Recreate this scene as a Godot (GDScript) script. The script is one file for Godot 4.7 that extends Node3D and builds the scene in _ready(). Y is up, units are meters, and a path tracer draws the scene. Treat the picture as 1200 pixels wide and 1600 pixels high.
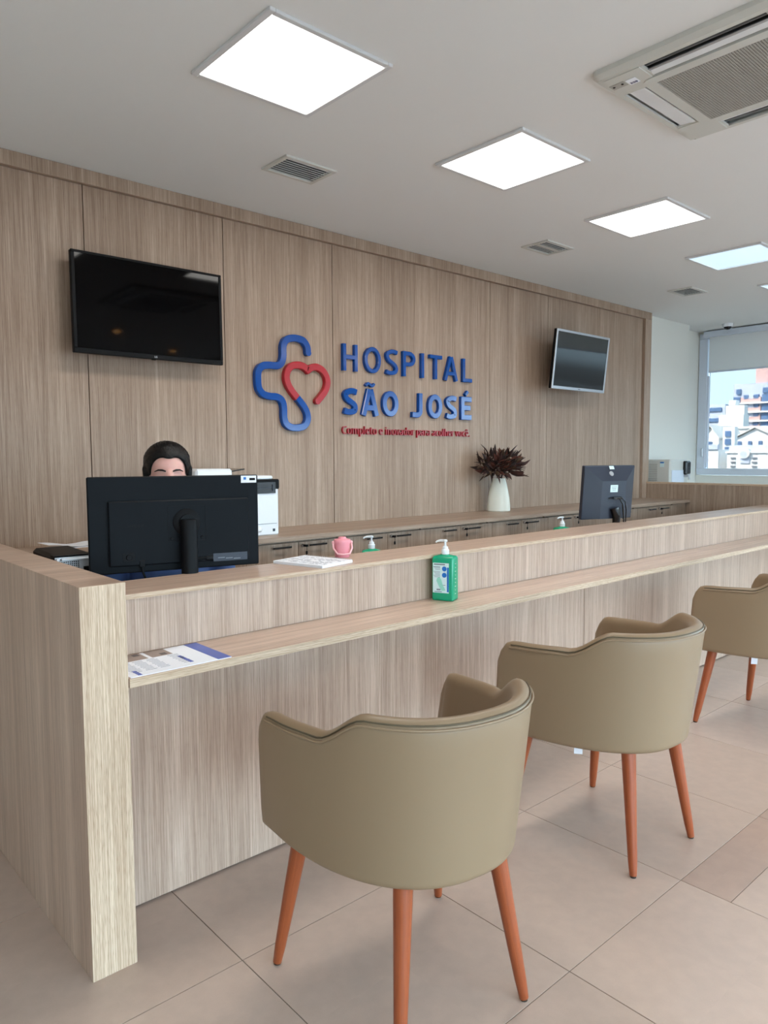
extends Node3D
# Reception of a hospital. x runs along the wood-clad back wall, z towards the room, y up; metres.

const CEIL := 2.764
const XR := 7.917            # inner face of the window wall
const ZW := 0.0              # front of the cladding frame

var used := {}
var M := {}

# ------------------------------------------------------------------ helpers
func numbered(called: String) -> String:
	if not used.has(called):
		used[called] = 0
		return called
	used[called] += 1
	return "%s_%03d" % [called, used[called]]

func thing(called: String, label: String, category: String, at := Vector3.ZERO, turn := 0.0, group := "") -> Node3D:
	var o := Node3D.new()
	o.name = numbered(called)
	add_child(o)
	o.position = at
	o.rotation.y = turn
	o.set_meta("label", label)
	o.set_meta("category", category)
	if group != "":
		o.set_meta("group", group)
	return o

func copy_of(o: Node3D, called: String, label: String, at: Vector3, turn := 0.0) -> Node3D:
	var c: Node3D = o.duplicate()
	c.name = numbered(called)
	add_child(c)
	c.position = at
	c.rotation.y = turn
	c.set_meta("label", label)
	return c

func setting(called: String) -> Node3D:
	var o := Node3D.new()
	o.name = called
	add_child(o)
	o.set_meta("kind", "structure")
	return o

func mb() -> SurfaceTool:
	var st := SurfaceTool.new()
	st.begin(Mesh.PRIMITIVE_TRIANGLES)
	st.set_smooth_group(-1)
	return st

func done(st: SurfaceTool, called: String, m: Material, parent: Node) -> MeshInstance3D:
	st.generate_normals()
	return put(st.commit(), called, m, parent)

func put(mesh: Mesh, called: String, m: Material, parent: Node, at := Vector3.ZERO) -> MeshInstance3D:
	var o := MeshInstance3D.new()
	o.name = called
	o.mesh = mesh
	o.material_override = m
	o.position = at
	o.cast_shadow = GeometryInstance3D.SHADOW_CASTING_SETTING_ON
	parent.add_child(o, true)
	return o

func mesh_of(st: SurfaceTool) -> ArrayMesh:
	st.generate_normals()
	return st.commit()

# a flat convex face whose front looks along n
func face(st: SurfaceTool, pts: Array, n: Vector3, uvs: Array = []) -> void:
	var p := pts.duplicate()
	var q := uvs.duplicate()
	var a: Vector3 = p[0]
	var b: Vector3 = p[1]
	var c: Vector3 = p[2]
	if (b - a).cross(c - a).dot(n) > 0.0:
		p.reverse()
		q.reverse()
	for k in range(1, p.size() - 1):
		for i in [0, k, k + 1]:
			if q.size() > 0:
				st.set_uv(q[i])
			else:
				st.set_uv(Vector2.ZERO)
			st.add_vertex(p[i])

# chamfered box; UV in metres with v along the grain axis
func box(st: SurfaceTool, c: Vector3, s: Vector3, bev := 0.0, grain := 1, uvo := Vector2.ZERO, basis := Basis.IDENTITY, origin := Vector3.ZERO) -> void:
	st.set_smooth_group(-1)
	var h := s * 0.5
	for k in 3:
		for sg in [-1.0, 1.0]:
			var u := (k + 1) % 3
			var v := (k + 2) % 3
			var n := Vector3.ZERO
			n[k] = sg
			var pts := []
			var uvs := []
			for cc in [[-1, -1], [1, -1], [1, 1], [-1, 1]]:
				var q := Vector3.ZERO
				q[k] = sg * h[k]
				q[u] = cc[0] * (h[u] - bev)
				q[v] = cc[1] * (h[v] - bev)
				pts.append(origin + basis * (q + c))
				uvs.append(uvof(q + c, k, grain) + uvo)
			face(st, pts, basis * n, uvs)
	if bev <= 0.0:
		return
	for k in 3:                      # edges along axis k
		var u := (k + 1) % 3
		var v := (k + 2) % 3
		for a in [-1.0, 1.0]:
			for b in [-1.0, 1.0]:
				var n := Vector3.ZERO
				n[u] = a
				n[v] = b
				var pts := []
				var uvs := []
				for cc in [[-1, 0], [1, 0], [1, 1], [-1, 1]]:
					var q := Vector3.ZERO
					q[k] = cc[0] * (h[k] - bev)
					q[u] = a * (h[u] - (0.0 if cc[1] == 0 else bev))
					q[v] = b * (h[v] - (bev if cc[1] == 0 else 0.0))
					pts.append(origin + basis * (q + c))
					uvs.append(uvof(q + c, u, grain) + uvo)
				face(st, pts, basis * n, uvs)
	for a in [-1.0, 1.0]:
		for b in [-1.0, 1.0]:
			for d in [-1.0, 1.0]:
				var pts := []
				for k in 3:
					var q := Vector3(a * (h.x - bev), b * (h.y - bev), d * (h.z - bev))
					q[k] = [a, b, d][k] * h[k]
					pts.append(origin + basis * (q + c))
				face(st, pts, basis * Vector3(a, b, d))

func uvof(q: Vector3, k: int, grain: int) -> Vector2:
	if k == grain:
		return Vector2(q[(k + 1) % 3], q[(k + 2) % 3])
	return Vector2(q[3 - k - grain], q[grain])

func bx(called: String, c: Vector3, s: Vector3, m: Material, parent: Node, bev := 0.0, grain := 1, uvo := Vector2.ZERO) -> MeshInstance3D:
	var st := mb()
	box(st, c, s, bev, grain, uvo)
	return done(st, called, m, parent)

# round body from (radius, height) pairs
func lathe(st: SurfaceTool, prof: Array, seg := 24, at := Vector3.ZERO, sx := 1.0, sz := 1.0, basis := Basis.IDENTITY) -> void:
	var grp := 1
	for i in prof.size() - 1:
		if i > 0:
			var d0: Vector2 = prof[i] - prof[i - 1]
			var d1: Vector2 = prof[i + 1] - prof[i]
			if absf(d0.angle_to(d1)) > 0.7:
				grp += 1
		st.set_smooth_group(grp)
		for j in seg:
			var a0 := TAU * j / seg
			var a1 := TAU * (j + 1) / seg
			var p0: Vector2 = prof[i]
			var p1: Vector2 = prof[i + 1]
			var A := at + basis * Vector3(p0.x * cos(a0) * sx, p0.y, p0.x * sin(a0) * sz)
			var B := at + basis * Vector3(p0.x * cos(a1) * sx, p0.y, p0.x * sin(a1) * sz)
			var C := at + basis * Vector3(p1.x * cos(a1) * sx, p1.y, p1.x * sin(a1) * sz)
			var D := at + basis * Vector3(p1.x * cos(a0) * sx, p1.y, p1.x * sin(a0) * sz)
			var u0 := Vector2(float(j) / seg, p0.y)
			var u1 := Vector2(float(j + 1) / seg, p0.y)
			var u2 := Vector2(float(j + 1) / seg, p1.y)
			var u3 := Vector2(float(j) / seg, p1.y)
			if p0.x > 1e-6:
				tri(st, A, C, B, u0, u2, u1)
			if p1.x > 1e-6:
				tri(st, A, D, C, u0, u3, u2)

func tri(st: SurfaceTool, a: Vector3, b: Vector3, c: Vector3, ua := Vector2.ZERO, ub := Vector2.ZERO, uc := Vector2.ZERO) -> void:
	# written counter-clockwise seen from outside; Godot's front is clockwise
	st.set_uv(ua)
	st.add_vertex(a)
	st.set_uv(uc)
	st.add_vertex(c)
	st.set_uv(ub)
	st.add_vertex(b)

func tube(st: SurfaceTool, pts: Array, rad: Array, seg := 10, grp := 1) -> void:
	var rings := []
	var side := Vector3.ZERO
	for i in pts.size():
		var d: Vector3 = (pts[mini(i + 1, pts.size() - 1)] - pts[maxi(i - 1, 0)]).normalized()
		if side == Vector3.ZERO:
			side = d.cross(Vector3.UP if absf(d.y) < 0.9 else Vector3.RIGHT).normalized()
		side = (side - d * side.dot(d)).normalized()
		var up := side.cross(d)
		var r: float = rad[mini(i, rad.size() - 1)]
		var ring := []
		for j in seg:
			var a := TAU * j / seg
			ring.append(pts[i] + (side * cos(a) + up * sin(a)) * r)
		rings.append(ring)
	st.set_smooth_group(grp)
	for i in rings.size() - 1:
		for j in seg:
			var k := (j + 1) % seg
			var u0 := float(j) / seg
			var u1 := float(j + 1) / seg
			var v0 := float(i) / rings.size()
			var v1 := float(i + 1) / rings.size()
			tri(st, rings[i][j], rings[i + 1][k], rings[i][k], Vector2(u0, v0), Vector2(u1, v1), Vector2(u1, v0))
			tri(st, rings[i][j], rings[i + 1][j], rings[i + 1][k], Vector2(u0, v0), Vector2(u0, v1), Vector2(u1, v1))
	st.set_smooth_group(-1)
	var n := rings.size()
	face(st, rings[0], pts[0] - pts[1])
	face(st, rings[n - 1], pts[n - 1] - pts[n - 2])

# flat bar swept in a plane along 2D points: letters, logo
func stroke(st: SurfaceTool, pts: Array, w: float, d: float, closed := false, z := 0.0, cap := false) -> void:
	var P := pts.duplicate()
	if cap and not closed:           # round the ends a little
		pass
	var n := P.size()
	var L := []
	var R := []
	for i in n:
		var a: Vector2 = P[i] - P[(i - 1 + n) % n] if (closed or i > 0) else P[1] - P[0]
		var b: Vector2 = P[(i + 1) % n] - P[i] if (closed or i < n - 1) else P[n - 1] - P[n - 2]
		a = a.normalized()
		b = b.normalized()
		var t := (a + b).normalized()
		var nn := Vector2(-t.y, t.x)
		var k := 1.0 / maxf(0.5, nn.dot(Vector2(-a.y, a.x)))
		L.append(nn * k)
		R.append(P[i])
	var c := minf(0.003, w * 0.12)
	var sec := [Vector2(-w / 2, 0), Vector2(-w / 2, d - c), Vector2(-w / 2 + c, d), Vector2(w / 2 - c, d), Vector2(w / 2, d - c), Vector2(w / 2, 0)]
	var m := n if closed else n - 1
	for s in sec.size() - 1:
		st.set_smooth_group(s + 2)
		for i in m:
			var j := (i + 1) % n
			var q := []
			for e in [[i, s], [j, s], [j, s + 1], [i, s + 1]]:
				var o: Vector2 = R[e[0]] + L[e[0]] * sec[e[1]].x
				q.append(Vector3(o.x, o.y, z + sec[e[1]].y))
			tri(st, q[0], q[1], q[2])
			tri(st, q[0], q[2], q[3])
	if not closed:
		st.set_smooth_group(-1)
		for e in [0, n - 1]:
			var q := []
			for s in sec:
				var o: Vector2 = R[e] + L[e] * s.x
				q.append(Vector3(o.x, o.y, z + s.y))
			var dir: Vector2 = (P[0] - P[1]) if e == 0 else (P[n - 1] - P[n - 2])
			if cap:
				var fan := []
				var dn := dir.normalized()
				var sd := Vector2(-dn.y, dn.x)
				for k in 9:
					var a := PI * k / 8.0
					fan.append(R[e] + sd * cos(a) * w / 2 + dn * sin(a) * w / 2)
				var top := []
				for f in fan:
					top.append(Vector3(f.x, f.y, z + d))
				face(st, top, Vector3(0, 0, 1))
				for k in 8:
					face(st, [Vector3(fan[k].x, fan[k].y, z), Vector3(fan[k + 1].x, fan[k + 1].y, z), Vector3(fan[k + 1].x, fan[k + 1].y, z + d), Vector3(fan[k].x, fan[k].y, z + d)], Vector3(fan[k].x + fan[k + 1].x - 2 * R[e].x, fan[k].y + fan[k + 1].y - 2 * R[e].y, 0))
			else:
				face(st, q, Vector3(dir.x, dir.y, 0))

func smooth_path(pts: Array, per := 5) -> Array:
	var out := []
	for i in pts.size() - 1:
		var p0: Vector2 = pts[maxi(i - 1, 0)]
		var p1: Vector2 = pts[i]
		var p2: Vector2 = pts[i + 1]
		var p3: Vector2 = pts[mini(i + 2, pts.size() - 1)]
		for k in per:
			var t := float(k) / per
			out.append(p1.cubic_interpolate(p2, p0, p3, t))
	out.append(pts[pts.size() - 1])
	return out

func prism(st: SurfaceTool, poly: PackedVector2Array, z0: float, z1: float) -> void:
	st.set_smooth_group(-1)
	var idx := Geometry2D.triangulate_polygon(poly)
	for i in range(0, idx.size(), 3):
		var t := [poly[idx[i]], poly[idx[i + 1]], poly[idx[i + 2]]]
		face(st, [Vector3(t[0].x, t[0].y, z1), Vector3(t[1].x, t[1].y, z1), Vector3(t[2].x, t[2].y, z1)], Vector3(0, 0, signf(z1 - z0)), [t[0], t[1], t[2]])
		face(st, [Vector3(t[0].x, t[0].y, z0), Vector3(t[1].x, t[1].y, z0), Vector3(t[2].x, t[2].y, z0)], Vector3(0, 0, signf(z0 - z1)), [t[0], t[1], t[2]])
	var cw := Geometry2D.is_polygon_clockwise(poly)
	for i in poly.size():
		var a := poly[i]
		var b := poly[(i + 1) % poly.size()]
		var n := Vector2(b.y - a.y, a.x - b.x)
		if cw:
			n = -n
		face(st, [Vector3(a.x, a.y, z0), Vector3(b.x, b.y, z0), Vector3(b.x, b.y, z1), Vector3(a.x, a.y, z1)], Vector3(n.x, n.y, 0))

func rounded(w: float, h: float, r: float, seg := 4) -> PackedVector2Array:
	var out := PackedVector2Array()
	for q in [[1, 1, 0.0], [-1, 1, PI / 2], [-1, -1, PI], [1, -1, PI * 1.5]]:
		for k in seg + 1:
			var a: float = q[2] + PI / 2 * k / seg
			out.append(Vector2(q[0] * (w / 2 - r) + cos(a) * r, q[1] * (h / 2 - r) + sin(a) * r))
	return out

func text(s: String, height: float, depth: float, bold := false) -> TextMesh:
	var f := SystemFont.new()
	f.font_names = PackedStringArray(["Droid Sans"])
	if bold:
		f.font_weight = 700
	var t := TextMesh.new()
	t.text = s
	t.font = f
	t.font_size = 64
	t.pixel_size = height / 46.0     # cap height is about 46 of 64
	t.depth = depth
	t.curve_step = 2.0
	return t

func _ready() -> void:
	var cam := Camera3D.new()
	cam.name = "camera"
	add_child(cam)
	cam.position = Vector3(0.0, 1.442, 3.502)
	cam.rotation_order = EULER_ORDER_YXZ
	cam.rotation_degrees = Vector3(-4.3525, -41.8307, -0.265)
	cam.fov = 70.07
	cam.near = 0.02
	cam.far = 2000.0
	cam.current = true
	var we := WorldEnvironment.new()
	we.name = "daylight"
	var e := Environment.new()
	var sky_m := ProceduralSkyMaterial.new()
	sky_m.sky_top_color = Color(0.72, 0.86, 0.95)
	sky_m.sky_horizon_color = Color(0.76, 0.88, 0.95)
	sky_m.ground_bottom_color = Color(0.3, 0.31, 0.31)
	sky_m.ground_horizon_color = Color(0.42, 0.45, 0.47)
	sky_m.sun_angle_max = 1.0
	var sky := Sky.new()
	sky.sky_material = sky_m
	e.background_mode = Environment.BG_SKY
	e.sky = sky
	e.background_energy_multiplier = SKY
	e.tonemap_mode = Environment.TONE_MAPPER_LINEAR
	e.tonemap_exposure = 1.34
	e.sdfgi_enabled = true
	e.ssao_enabled = true
	e.ssil_enabled = true
	we.environment = e
	add_child(we)
	var sun := DirectionalLight3D.new()      # hazy sun behind the building, on the town outside
	sun.name = "sun"
	sun.light_color = Color(1.0, 0.97, 0.93)
	sun.light_energy = 8.0
	sun.light_angular_distance = 8.0
	sun.shadow_enabled = true
	add_child(sun)
	sun.look_at_from_position(Vector3.ZERO, Vector3(0.66, -0.62, 0.30))
	materials()
	room()
	ceiling_things()
	wall_things()
	counter()
	back_cabinets()
	chairs()
	desk_things()
	receptionist()
	small_things()
	town()

const SKY := 10.0
const LED_ENERGY := 0.75
const LED_COLOR := Color(1.0, 0.985, 0.955)

# ------------------------------------------------------------------ materials
func mat(called: String, c: Color, rough := 0.6, metal := 0.0, spec := 0.5) -> StandardMaterial3D:
	var m := StandardMaterial3D.new()
	m.resource_name = called
	m.albedo_color = c
	m.roughness = rough
	m.metallic = metal
	m.metallic_specular = spec
	M[called] = m
	return m

func rgb(r: int, g: int, b: int) -> Color:
	return Color(r / 255.0, g / 255.0, b / 255.0)

func noise_bytes(sd: int, freq: float, w: int, h: int, rows: int, octaves := 2) -> PackedByteArray:
	var n := FastNoiseLite.new()
	n.seed = sd
	n.noise_type = FastNoiseLite.TYPE_SIMPLEX
	n.frequency = freq
	n.fractal_octaves = octaves
	var im := n.get_image(w, rows)
	if rows != h:
		im.resize(w, h, Image.INTERPOLATE_CUBIC)
	im.convert(Image.FORMAT_L8)
	return im.get_data()

# straight-grained wood: broad bands, streaks, fine lines and short pores, grain along v
func wood_texture(sd: int, light: Color, dark: Color, wb: float, ws: float, wf: float, wp: float, freq := 1.0) -> ImageTexture:
	var w := 2048
	var h := 512
	var a := noise_bytes(sd, 0.006 * freq, w, h, 8)
	var b := noise_bytes(sd + 1, 0.045 * freq, w, h, 20)
	var c := noise_bytes(sd + 2, 0.26 * freq, w, h, 60)
	var d := noise_bytes(sd + 3, 0.42 * freq, w, h, 300)
	var out := PackedByteArray()
	out.resize(w * h * 3)
	var lr := light.r * 255.0
	var lg := light.g * 255.0
	var lb := light.b * 255.0
	var kr := (dark.r - light.r) * 255.0
	var kg := (dark.g - light.g) * 255.0
	var kb := (dark.b - light.b) * 255.0
	var j := 0
	for i in w * h:
		var pore := maxf(0.0, d[i] - 150.0) / 105.0
		var v := 0.5 + (wb * (a[i] - 128.0) + ws * (b[i] - 128.0) + wf * (c[i] - 128.0)) / 128.0 + wp * pore
		v = clampf(v, 0.0, 1.0)
		out[j] = int(lr + kr * v)
		out[j + 1] = int(lg + kg * v)
		out[j + 2] = int(lb + kb * v)
		j += 3
	var im := Image.create_from_data(w, h, false, Image.FORMAT_RGB8, out)
	return ImageTexture.create_from_image(im)

func speckle_texture(sd: int, base: Color, spread: float) -> ImageTexture:
	var w := 512
	var a := noise_bytes(sd, 0.02, w, w, w, 3)
	var b := noise_bytes(sd + 1, 0.35, w, w, w, 1)
	var out := PackedByteArray()
	out.resize(w * w * 3)
	for i in w * w:
		var k := 1.0 + spread * ((a[i] - 128.0) / 128.0 + 0.35 * (b[i] - 128.0) / 128.0)
		out[i * 3] = clampi(int(base.r * 255.0 * k), 0, 255)
		out[i * 3 + 1] = clampi(int(base.g * 255.0 * k), 0, 255)
		out[i * 3 + 2] = clampi(int(base.b * 255.0 * k), 0, 255)
	return ImageTexture.create_from_image(Image.create_from_data(w, w, false, Image.FORMAT_RGB8, out))

func materials() -> void:
	var wt := wood_texture(11, rgb(189, 166, 146), rgb(139, 115, 97), 0.18, 0.20, 0.42, 0.34)
	var m := mat("ash_laminate", Color.WHITE, 0.42, 0.0, 0.4)
	m.albedo_texture = wt
	m.uv1_scale = Vector3(1.0 / 2.6, 1.0 / 6.0, 1)
	m = mat("ash_laminate_brightened", Color.WHITE, 0.33, 0.0, 0.5)  # wall laminate again, lighter and pinker: front light put into its colour
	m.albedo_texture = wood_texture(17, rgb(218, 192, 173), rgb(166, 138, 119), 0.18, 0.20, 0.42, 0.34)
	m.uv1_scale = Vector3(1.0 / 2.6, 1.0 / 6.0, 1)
	var et := wood_texture(31, rgb(236, 213, 187), rgb(178, 148, 121), 0.08, 0.14, 0.34, 0.66, 0.55)
	m = mat("light_oak_edge", Color.WHITE, 0.5, 0.0, 0.4)
	m.albedo_texture = et
	m.uv1_scale = Vector3(1.0 / 1.5, 1.0 / 4.0, 1)
	mat("groove", rgb(128, 106, 88), 0.8)
	mat("paint_ceiling", rgb(232, 232, 230), 0.9, 0.0, 0.3)
	mat("paint_beige", rgb(228, 227, 219), 0.85, 0.0, 0.3)
	mat("concrete", rgb(150, 148, 144), 0.95)
	mat("galvanised", rgb(128, 130, 132), 0.5, 0.5)
	mat("grout", rgb(120, 108, 96), 0.9)
	for k in 3:
		m = mat("tile_%d" % k, Color.WHITE, 0.34, 0.0, 0.5)
		m.albedo_texture = speckle_texture(50 + k, [rgb(191, 168, 153), rgb(188, 165, 150), rgb(194, 171, 157)][k], 0.02)
		m.uv1_scale = Vector3(1.2, 1.2, 1)
	m = mat("tile_dark", Color.WHITE, 0.36, 0.0, 0.5)
	m.albedo_texture = speckle_texture(57, rgb(176, 150, 135), 0.02)
	mat("leather", rgb(143, 120, 94), 0.42, 0.0, 0.5)
	mat("leather_seam", rgb(92, 80, 60), 0.6)
	var lt := wood_texture(71, rgb(180, 94, 52), rgb(128, 58, 28), 0.3, 0.25, 0.3, 0.25)
	m = mat("chair_wood", Color.WHITE, 0.35, 0.0, 0.5)
	m.albedo_texture = lt
	m.uv1_scale = Vector3(0.2, 0.2, 1)
	mat("rubber", rgb(40, 34, 30), 0.8)
	mat("black_plastic", rgb(9, 10, 13), 0.5, 0.0, 0.28)
	mat("black_gloss", rgb(10, 10, 12), 0.12)
	m = mat("screen_off", rgb(2, 2, 3), 0.05, 0.0, 0.24)
	mat("screen_grey", rgb(16, 22, 24), 0.04, 0.0, 0.9)
	mat("monitor_back", rgb(11, 15, 20), 0.5, 0.0, 0.25)
	mat("monitor_back_grey", rgb(38, 44, 58), 0.4)
	mat("silver", rgb(190, 193, 198), 0.3, 0.7)
	mat("steel", rgb(196, 198, 202), 0.4, 0.4)
	mat("dark_metal", rgb(38, 34, 32), 0.35, 0.6)
	mat("chrome", rgb(210, 210, 212), 0.15, 1.0)
	mat("sign_blue", rgb(0, 72, 154), 0.12, 0.0, 0.45)
	mat("sign_red", rgb(176, 28, 42), 0.25)
	mat("sign_red_dark", rgb(168, 18, 36), 0.3)
	mat("white_plastic", rgb(232, 234, 236), 0.4)
	mat("off_white_plastic", rgb(206, 205, 198), 0.45)
	mat("grille_plastic", rgb(172, 168, 160), 0.6)
	mat("grey_print", rgb(120, 125, 132), 0.8)
	mat("blue_print", rgb(22, 110, 190), 0.6)
	mat("navy_print", rgb(34, 42, 100), 0.7)
	mat("brochure_blue", rgb(76, 96, 176), 0.35)
	mat("paper", rgb(240, 242, 248), 0.6)
	mat("ink_grey", rgb(140, 146, 160), 0.8)
	mat("photo_brown", rgb(150, 132, 122), 0.5)
	mat("photo_dark", rgb(84, 74, 70), 0.5)
	m = mat("green_liquid", rgb(10, 158, 116), 0.22)
	mat("green_print", rgb(150, 215, 195), 0.6)
	mat("label_paper", rgb(214, 236, 236), 0.5)
	mat("pink_plastic", rgb(236, 150, 160), 0.4)
	mat("pink_light", rgb(246, 184, 188), 0.4)
	mat("ceramic", rgb(228, 230, 218), 0.28)
	for k in 4:
		m = mat("dry_leaf_%d" % k, [rgb(66, 36, 30), rgb(92, 46, 34), rgb(50, 34, 30), rgb(84, 62, 44)][k], 0.75)
	mat("skin", rgb(226, 172, 160), 0.5)
	M.skin.subsurf_scatter_enabled = true
	M.skin.subsurf_scatter_strength = 0.15
	m = mat("hair", rgb(10, 9, 10), 0.42, 0.0, 0.35)
	mat("hair_shine", rgb(14, 12, 13), 0.3, 0.0, 0.5)
	var strands := NoiseTexture2D.new()
	strands.width = 256
	strands.height = 256
	strands.seamless = true
	var sn := FastNoiseLite.new()
	sn.seed = 9
	sn.frequency = 0.05
	strands.noise = sn
	strands.as_normal_map = true
	strands.bump_strength = 6.0
	m.normal_enabled = true
	m.normal_texture = strands
	m.normal_scale = 0.8
	m.uv1_triplanar = true
	m.uv1_scale = Vector3(26, 5, 3)
	mat("eye_white", rgb(236, 232, 228), 0.2)
	mat("iris", rgb(52, 34, 24), 0.15)
	mat("lip", rgb(188, 104, 100), 0.45)
	mat("scrub_blue", rgb(86, 118, 178), 0.85)
	mat("trouser_navy", rgb(40, 48, 74), 0.85)
	mat("shoe", rgb(40, 40, 44), 0.5)
	mat("alu_white", rgb(214, 222, 234), 0.35)
	m = mat("blind_cloth", rgb(236, 236, 232), 0.9)
	m.backlight_enabled = true
	m.backlight = Color(0.9, 0.9, 0.9)
	m = mat("pane", Color(0.9, 0.95, 0.97, 0.05), 0.03)
	m.transparency = BaseMaterial3D.TRANSPARENCY_ALPHA
	m = mat("pane_view_dimmer", Color(0.02, 0.03, 0.035, 0.66), 0.03)      # dark tint added to dim the bright view outside
	m.transparency = BaseMaterial3D.TRANSPARENCY_ALPHA
	mat("render_white", rgb(238, 238, 236), 0.9)
	mat("render_grey", rgb(196, 204, 220), 0.9)
	mat("brick_red", rgb(212, 176, 170), 0.9)
	mat("facade_glass", rgb(92, 120, 158), 0.25)
	mat("roof_tile", rgb(226, 222, 216), 0.9)
	mat("asphalt", rgb(92, 92, 94), 0.95)
	m = mat("led_diffuser", Color.WHITE, 0.6)
	m.emission_enabled = true
	m.emission = Color(1.0, 0.995, 0.985)
	m.emission_energy_multiplier = 1.6
	m = mat("led_diffuser_daylight_glow", rgb(214, 230, 240), 0.5)  # panels that are off: window daylight put in as a bluish glow
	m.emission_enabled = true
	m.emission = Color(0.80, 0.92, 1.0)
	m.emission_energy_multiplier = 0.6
	m = mat("warm_lamp", Color.WHITE, 0.6)
	m.emission_enabled = true
	m.emission = Color(1.0, 0.72, 0.4)
	m.emission_energy_multiplier = 30.0
	mat("light_frame", rgb(216, 217, 218), 0.5)

# ------------------------------------------------------------------ the room
func room() -> void:
	# floor: slab, grout and porcelain tiles
	var f := setting("floor")
	bx("grout_bed", Vector3(2.4, -0.102, 2.8), Vector3(11.4, 0.2, 6.8), M.grout, f)
	var P := 0.6565
	var X0 := 1.023
	var Z0 := 1.740
	var tile := mb()
	box(tile, Vector3(0, -0.004, 0), Vector3(P - 0.003, 0.008, P - 0.003), 0.0004, 2)
	var tm := mesh_of(tile)
	var strip := mb()
	box(strip, Vector3(0, -0.004, 0), Vector3(P - 0.003, 0.008, 0.164), 0.0004, 0)
	var sm := mesh_of(strip)
	var rng := RandomNumberGenerator.new()
	rng.seed = 5
	for i in range(-7, 11):
		var x := X0 + P * (i + 0.5)
		if x - P / 2 > XR - 0.1 or x < -3.0:
			continue
		var rows := []
		for j in range(-3, 1):
			rows.append(Z0 + P * j)
		var z := Z0 + P
		if i >= 2:
			put(sm, "strip_tile", M.tile_dark, f, Vector3(x, 0, z + 0.0835))
			z += 0.167
		while z < 5.7:
			rows.append(z)
			z += P
		for zz in rows:
			var t := put(tm, "floor_tile", M["tile_%d" % rng.randi_range(0, 2)], f, Vector3(x, 0, zz + P / 2))
			t.rotation.y = [0.0, PI][rng.randi_range(0, 1)]
	# ceiling
	var c := setting("ceiling")
	# plasterboard with openings for the three air vents and the air conditioner
	var cb := mb()
	var bands := [[-0.6, 0.5745, []], [0.5745, 0.7375, [[1.914, 2.154], [3.835, 4.075], [5.735, 5.975]]], [0.7375, 2.075, []], [2.075, 2.695, [[2.362, 2.982]]], [2.695, 6.2, []]]
	for q in bands:
		var xa := -3.3
		var gaps: Array = q[2].duplicate()
		gaps.append([8.1, 8.1])
		for gq in gaps:
			box(cb, Vector3((xa + gq[0]) / 2, CEIL + 0.01, (q[0] + q[1]) / 2), Vector3(gq[0] - xa, 0.02, q[1] - q[0]))
			xa = gq[1]
	done(cb, "ceiling_board", M.paint_ceiling, c)
	bx("slab_above", Vector3(2.4, CEIL + 0.36, 2.8), Vector3(11.4, 0.12, 6.8), M.concrete, c)
	var sk := mb()
	for q in [[-0.55, 2.4, 0.1, 11.4, true], [6.15, 2.4, 0.1, 11.4, true], [-3.25, 2.8, 0.1, 6.8, false], [8.05, 2.8, 0.1, 6.8, false]]:
		if q[4]:
			box(sk, Vector3(q[1], CEIL + 0.16, q[0]), Vector3(q[3], 0.28, q[2]))
		else:
			box(sk, Vector3(q[0], CEIL + 0.16, q[1]), Vector3(q[2], 0.28, q[3]))
	done(sk, "void_edge", M.concrete, c)
	# walls
	var w := setting("wall_left")
	bx("wall_body", Vector3(-3.1, 1.4, 2.9), Vector3(0.2, 3.0, 6.8), M.paint_beige, w)
	w = setting("wall_front")
	# glazed front added behind the photographer, unseen, for low daylight on the counter
	bx("wall_above_glazing", Vector3(2.4, 2.48, 6.1), Vector3(11.4, 0.84, 0.2), M.paint_beige, w)
	bx("wall_sill", Vector3(2.4, 0.02, 6.1), Vector3(11.4, 0.28, 0.2), M.paint_beige, w)
	bx("wall_pier", Vector3(-2.6, 1.4, 6.1), Vector3(1.2, 2.6, 0.2), M.paint_beige, w)
	bx("wall_pier", Vector3(7.7, 1.4, 6.1), Vector3(0.8, 2.6, 0.2), M.paint_beige, w)
	for k in 5:
		added_front_window(k + 5, -2.0 + 1.86 * k, -2.0 + 1.86 * (k + 1))
	w = setting("wall_back")
	bx("wall_body", Vector3(2.19, 1.38, -0.16), Vector3(10.4, 2.77, 0.2), M.paint_beige, w)
	bx("wall_recess", Vector3(7.75, 1.38, -0.32), Vector3(0.9, 2.77, 0.24), M.paint_beige, w)
	# wood cladding: backing shows dark in the joints, each sheet a panel of its own
	bx("cladding_backing", Vector3(3.20, 1.352, -0.055), Vector3(6.46, 2.70, 0.01), M.groove, w)
	var xs := [-0.17, 0.558, 1.284, 2.009, 2.738, 4.188, 4.898, 5.645, 6.373]
	for k in xs.size() - 1:
		bx("wood_panel", Vector3((xs[k] + xs[k + 1]) / 2, 1.349, -0.022), Vector3(xs[k + 1] - xs[k] - 0.004, 2.698, 0.022), M.ash_laminate, w, 0.001, 1, Vector2(k * 0.37, fmod(k * 0.71, 2.9)))
	bx("cladding_top_rail", Vector3(3.16, 2.731, -0.012), Vector3(6.66, 0.064, 0.05), M.ash_laminate, w, 0.001, 1, Vector2(0.2, 0.3))
	bx("cladding_side_rail", Vector3(6.432, 1.349, -0.012), Vector3(0.114, 2.698, 0.05), M.ash_laminate, w, 0.001, 1, Vector2(0.63, 0.1))
	# window wall
	w = setting("wall_right")
	var x1 := XR + 0.1
	bx("wall_below_windows", Vector3(x1, 0.61, 2.9), Vector3(0.2, 1.226, 6.6), M.paint_beige, w)
	bx("wall_above_windows", Vector3(x1, 2.79, 2.9), Vector3(0.2, 0.10, 6.6), M.paint_beige, w)
	bx("wall_pier", Vector3(x1, 1.98, -0.3), Vector3(0.2, 1.52, 0.22), M.paint_beige, w)
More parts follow.
